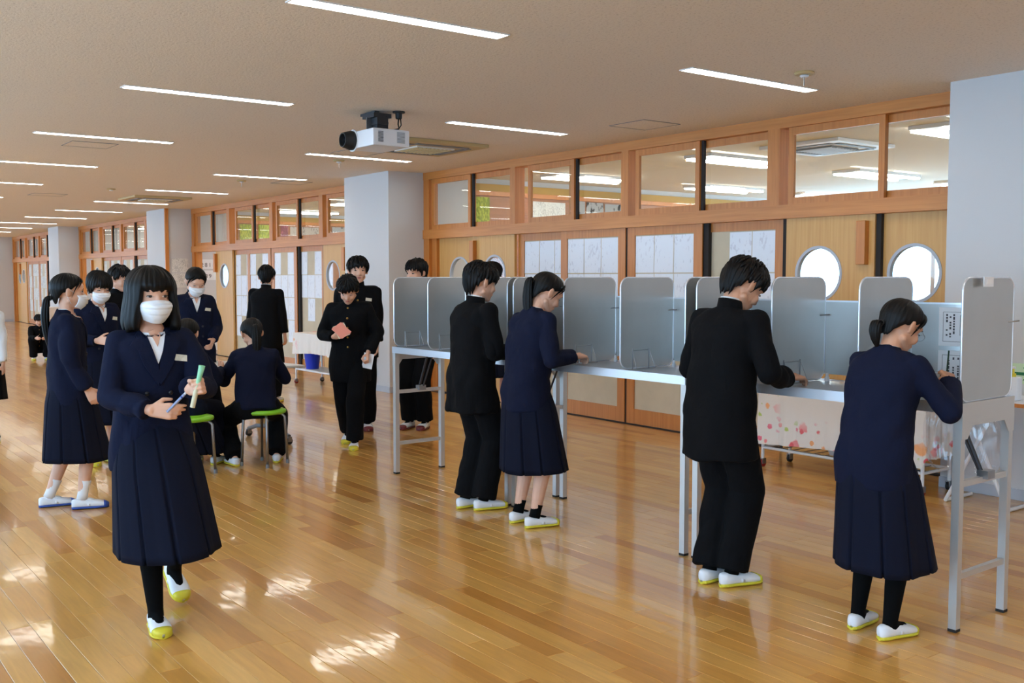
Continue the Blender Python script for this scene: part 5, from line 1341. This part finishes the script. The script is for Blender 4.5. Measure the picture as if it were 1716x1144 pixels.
# seated girls at the reception table
person(-7.58, 2.58, facing(8), 'seated girl with dark ponytail seen from behind at the reception table', h=1.46, pelvis=(0, -.02, .50), lean=8, nod=16, hyaw=-4,
    wr=(.14, .34, .74), wl=(-.14, .34, .74), er=(.4, -.3, -1), el=(-.4, -.3, -1), feet=[(.10, .30, 0, 0, 0), (-.10, .30, 0, 0, 0)], hemj=.42, hems=.10, skirt_w=1.0, skirt_c=(0, -.02), hair='pony', detail=2, seed=31)
person(-7.47, 3.10, facing(-20), 'seated girl with wavy ponytail and black trousers on the green stool', h=1.50, pelvis=(0, -.0, .49), lean=16, nod=26, hyaw=-10, tilt=-3,
    wr=(.16, .36, .74), wl=(-.16, .36, .74), er=(.6, -.3, -1), el=(-.6, -.3, -1), feet=[(.16, .10, 0, -10, 0), (-.17, .05, 0, 14, 0)], knees=[(.3, 1, .3), (-.3, 1, .3)], lower='trousers', hemj=.45, hair='pony', detail=2, seed=32)
person(-11.2, 4.78, facing(12), 'boy in black uniform seen from behind reading the papers on the doors', h=1.60, sex='m', lean=2, nod=12, hyaw=-18,
    lower='trousers', hemj=.64, hair='boy', collar='gakuran', detail=2, seed=33)
BP = person(-7.84, 4.11, facing(180), 'boy in black uniform walking towards the camera reading salmon coloured papers', h=1.50, sex='m', lean=4, nod=36, hyaw=-2,
    wr=(.10, .20, .96), wl=(-.17, .12, .82), er=(.6, -.3, -1), el=(-.6, -.3, -1), hr=('pinch', (-.8, .5, .25), (-.4, -.6, .5)), hl=('grip', (0, .4, -.8), (.9, 0, .1)),
    feet=[(.06, -.22, .03, -4, -16), (-.05, .12, 0, 4, 0)], lower='trousers', hemj=.60, hair='boy', collar='gakuran', detail=2, seed=34)
person(-8.72, 4.66, facing(172), 'taller boy in black uniform standing behind the boy with papers', h=1.66, sex='m', lean=0, nod=4, hyaw=-8,
    wr=(.14, .16, .88), wl=(-.18, .12, .84), er=(.5, -.4, -1), el=(-.5, -.4, -1), feet=[(.08, .0, 0, -4, 0), (-.08, .08, 0, 4, 0)], lower='trousers', hemj=.66, hair='boy', collar='gakuran', detail=2, seed=35, tag_=True, shoe_c=M_mar)
person(-8.42, 5.18, facing(205), 'boy in black uniform half hidden behind the farthest booth, maroon-toed shoes', h=1.64, sex='m', lean=6, nod=8, hyaw=10,
    feet=[(.08, .08, 0, 0, 0), (-.08, .06, 0, 10, 0)], lower='trousers', hemj=.66, hair='boy', collar='gakuran', detail=1, seed=36, shoe_c=M_mar)
person(-8.35, 5.95, facing(50), 'girl in a navy skirt walking behind the booths, head behind the writing boy', h=1.62, lean=4, nod=0,
    feet=[(.05, .16, 0, 0, 0), (-.05, -.22, .05, 0, -22)], hemj=.74, hems=.46, hair='short', detail=1, seed=37, shoe_c=M_yel)
person(-19.4, 4.03, facing(150), 'child in dark clothes squatting far down the corridor', h=1.32, sex='m', pelvis=(0, -.16, .24), lean=22, nod=20,
    wr=(.08, .26, .40), wl=(-.08, .26, .40), feet=[(.10, .02, 0, -6, 0), (-.10, .02, 0, 6, 0)], knees=[(.2, 1, .8), (-.2, 1, .8)], lower='trousers', hemj=.14, hair='boy', collar='gakuran', detail=1, seed=38)
person(-9.86, 1.59, facing(170), 'person in white shirt cut off by the left edge of the view', h=1.42, jacket=M_shirt, hemj=.70, hems=.45, hair='long', detail=1, seed=39, nod=10, collar='none')
person(-6.45, 9.0, facing(20), 'dark-haired head seen low in the left round bright window', h=1.55, sex='m', pelvis=(0, 0, .50), feet=[(.1, .4, 0, 0, 0), (-.1, .4, 0, 0, 0)], hemj=.45, lower='trousers', hair='boy', collar='gakuran', detail=1, seed=41)
person(-5.72, 9.6, facing(10), 'dark-haired head seen low in the right round bright window', h=1.55, sex='m', pelvis=(0, 0, .50), feet=[(.1, .4, 0, 0, 0), (-.1, .4, 0, 0, 0)], hemj=.45, lower='trousers', hair='boy', collar='gakuran', detail=1, seed=42)

# ------------------------------------------------------------------ things held in the hands
def place(o, P, loc, d):
    """put an object built along local +Z at a point of the person's space, pointing along d"""
    q = Vector(d).normalized().to_track_quat('Z', 'Y').to_matrix().to_4x4(); o.matrix_world = P['M'] @ Matrix.Translation(Vector(loc)) @ q
def roll(P, loc, d):
    t = bpy.data.objects.new('rolled_papers', None); C.objects.link(t); tag(t, 'rolled mint green and cream papers in the walking girl\'s left hand', 'paper')
    pts = []
    for r_, z in ((.012, -.085), (.012, 0), (.0125, .045), (.016, .085), (.0145, .085), (.010, .045), (.009, -.085), (.012, -.085)): pts.append([(r_ * math.cos(2 * PI * i / 20), r_ * .8 * math.sin(2 * PI * i / 20), z) for i in range(20)])
    MB().grid(np.array(pts[1:5] + [pts[5]]), closed_u=True).build('mint_sheet', M_mint, t, smooth=True)
    MB().grid(np.array([[(x * 1.03, y * 1.03, z) for x, y, z in r] for r in (pts[0], pts[1])] + [pts[5], pts[6], [(x * 1.03, y * 1.03, z) for x, y, z in pts[7]]]), closed_u=True).build('cream_sheet', M_cream, t, smooth=True)
    place(t, P, loc, d)
HL = W1['wl'] + Vector((-.45, .85, .25)).normalized() * .075 + Vector((.85, .5, 0)).normalized() * .030
roll(W1, HL, (-.22, .1, 1))
t = bpy.data.objects.new('pen', None); C.objects.link(t); tag(t, 'silver-blue marker pen in the walking girl\'s right hand', 'pen')
MB().tube([(0, 0, -.05), (0, 0, .045)], .0058, 12).build('barrel', mat('silver_blue', (150, 166, 206), .35, .3), t); MB().tube([(0, 0, .046), (0, 0, .068), (0, 0, .072)], [.0052, .0045, .001], 12).build('tip', M_whitepl, t)
MB().tube([(0, 0, .028), (0, 0, .034)], .0062, 12).build('ring', mat('pen_ring', (30, 60, 150), .4), t)
place(t, W1, W1['wr'] + Vector((-.92, .38, -.08)).normalized() * .10 + Vector((0, .0, .035)), (-.75, .1, .75))
def paper_sheets(P, loc, d, up, label, m, w_=.10, h_=.14, n=3, name='paper_slip', m2=None):
    t = bpy.data.objects.new(name, None); C.objects.link(t); tag(t, label, 'paper')
    for i in range(n):
        Rm = Matrix.Rotation(.16 * i, 4, 'Y'); MB().box(-w_ / 2, w_ / 2, .002 * i, .002 * i + .0008, -h_ / 2, h_ / 2, Rm).build('sheet', (m2 or m) if i == 0 else m, t)
    z = Vector(up).normalized(); y = Vector(d).normalized(); x = y.cross(z).normalized(); z = x.cross(y)
    t.matrix_world = P['M'] @ Matrix.Translation(Vector(loc)) @ Matrix((x, y, z)).transposed().to_4x4()
paper_sheets(BP, BP['wr'] + Vector((-.07, .06, .055)), (0, .75, .6), (.5, -.4, .9), 'fan of salmon pink slips read by the walking boy', M_pink, m2=M_cream)
paper_sheets(BP, BP['wl'] + Vector((-.0, .0, -.07)), (.2, 1, 0), (-.2, 0, 1), 'white slip hanging from the walking boy\'s left hand', M_paper, .09, .13, 1)
paper_sheets(V4, V4['wl'] + Vector((.085, .06, .0)), (-.1, .9, .5), (.1, -.3, 1), 'white ballot slip in the glasses girl\'s hands', M_paper, .075, .13, 1)
def pencil(P, loc, d, label):
    t = bpy.data.objects.new('pencil', None); C.objects.link(t); tag(t, label, 'pencil')
    MB().tube([(0, 0, 0), (0, 0, .012)], [.0006, .0032], 8).build('tip', M_cream, t); MB().tube([(0, 0, .012), (0, 0, .12)], .0035, 8).build('shaft', mat('dark_green_lacquer', (28, 60, 46), .3), t); place(t, P, loc, d)
pencil(V4, V4['wr'] + Vector((-.055, .07, .0)), (-.1, .3, .9), 'dark pencil upright in the writing girl\'s hand beside the end panel')
pencil(B1, B1['wr'] + Vector((-.03, .10, -.04)), (.5, .1, .7), 'dark pencil held by the boy at the farthest booth')
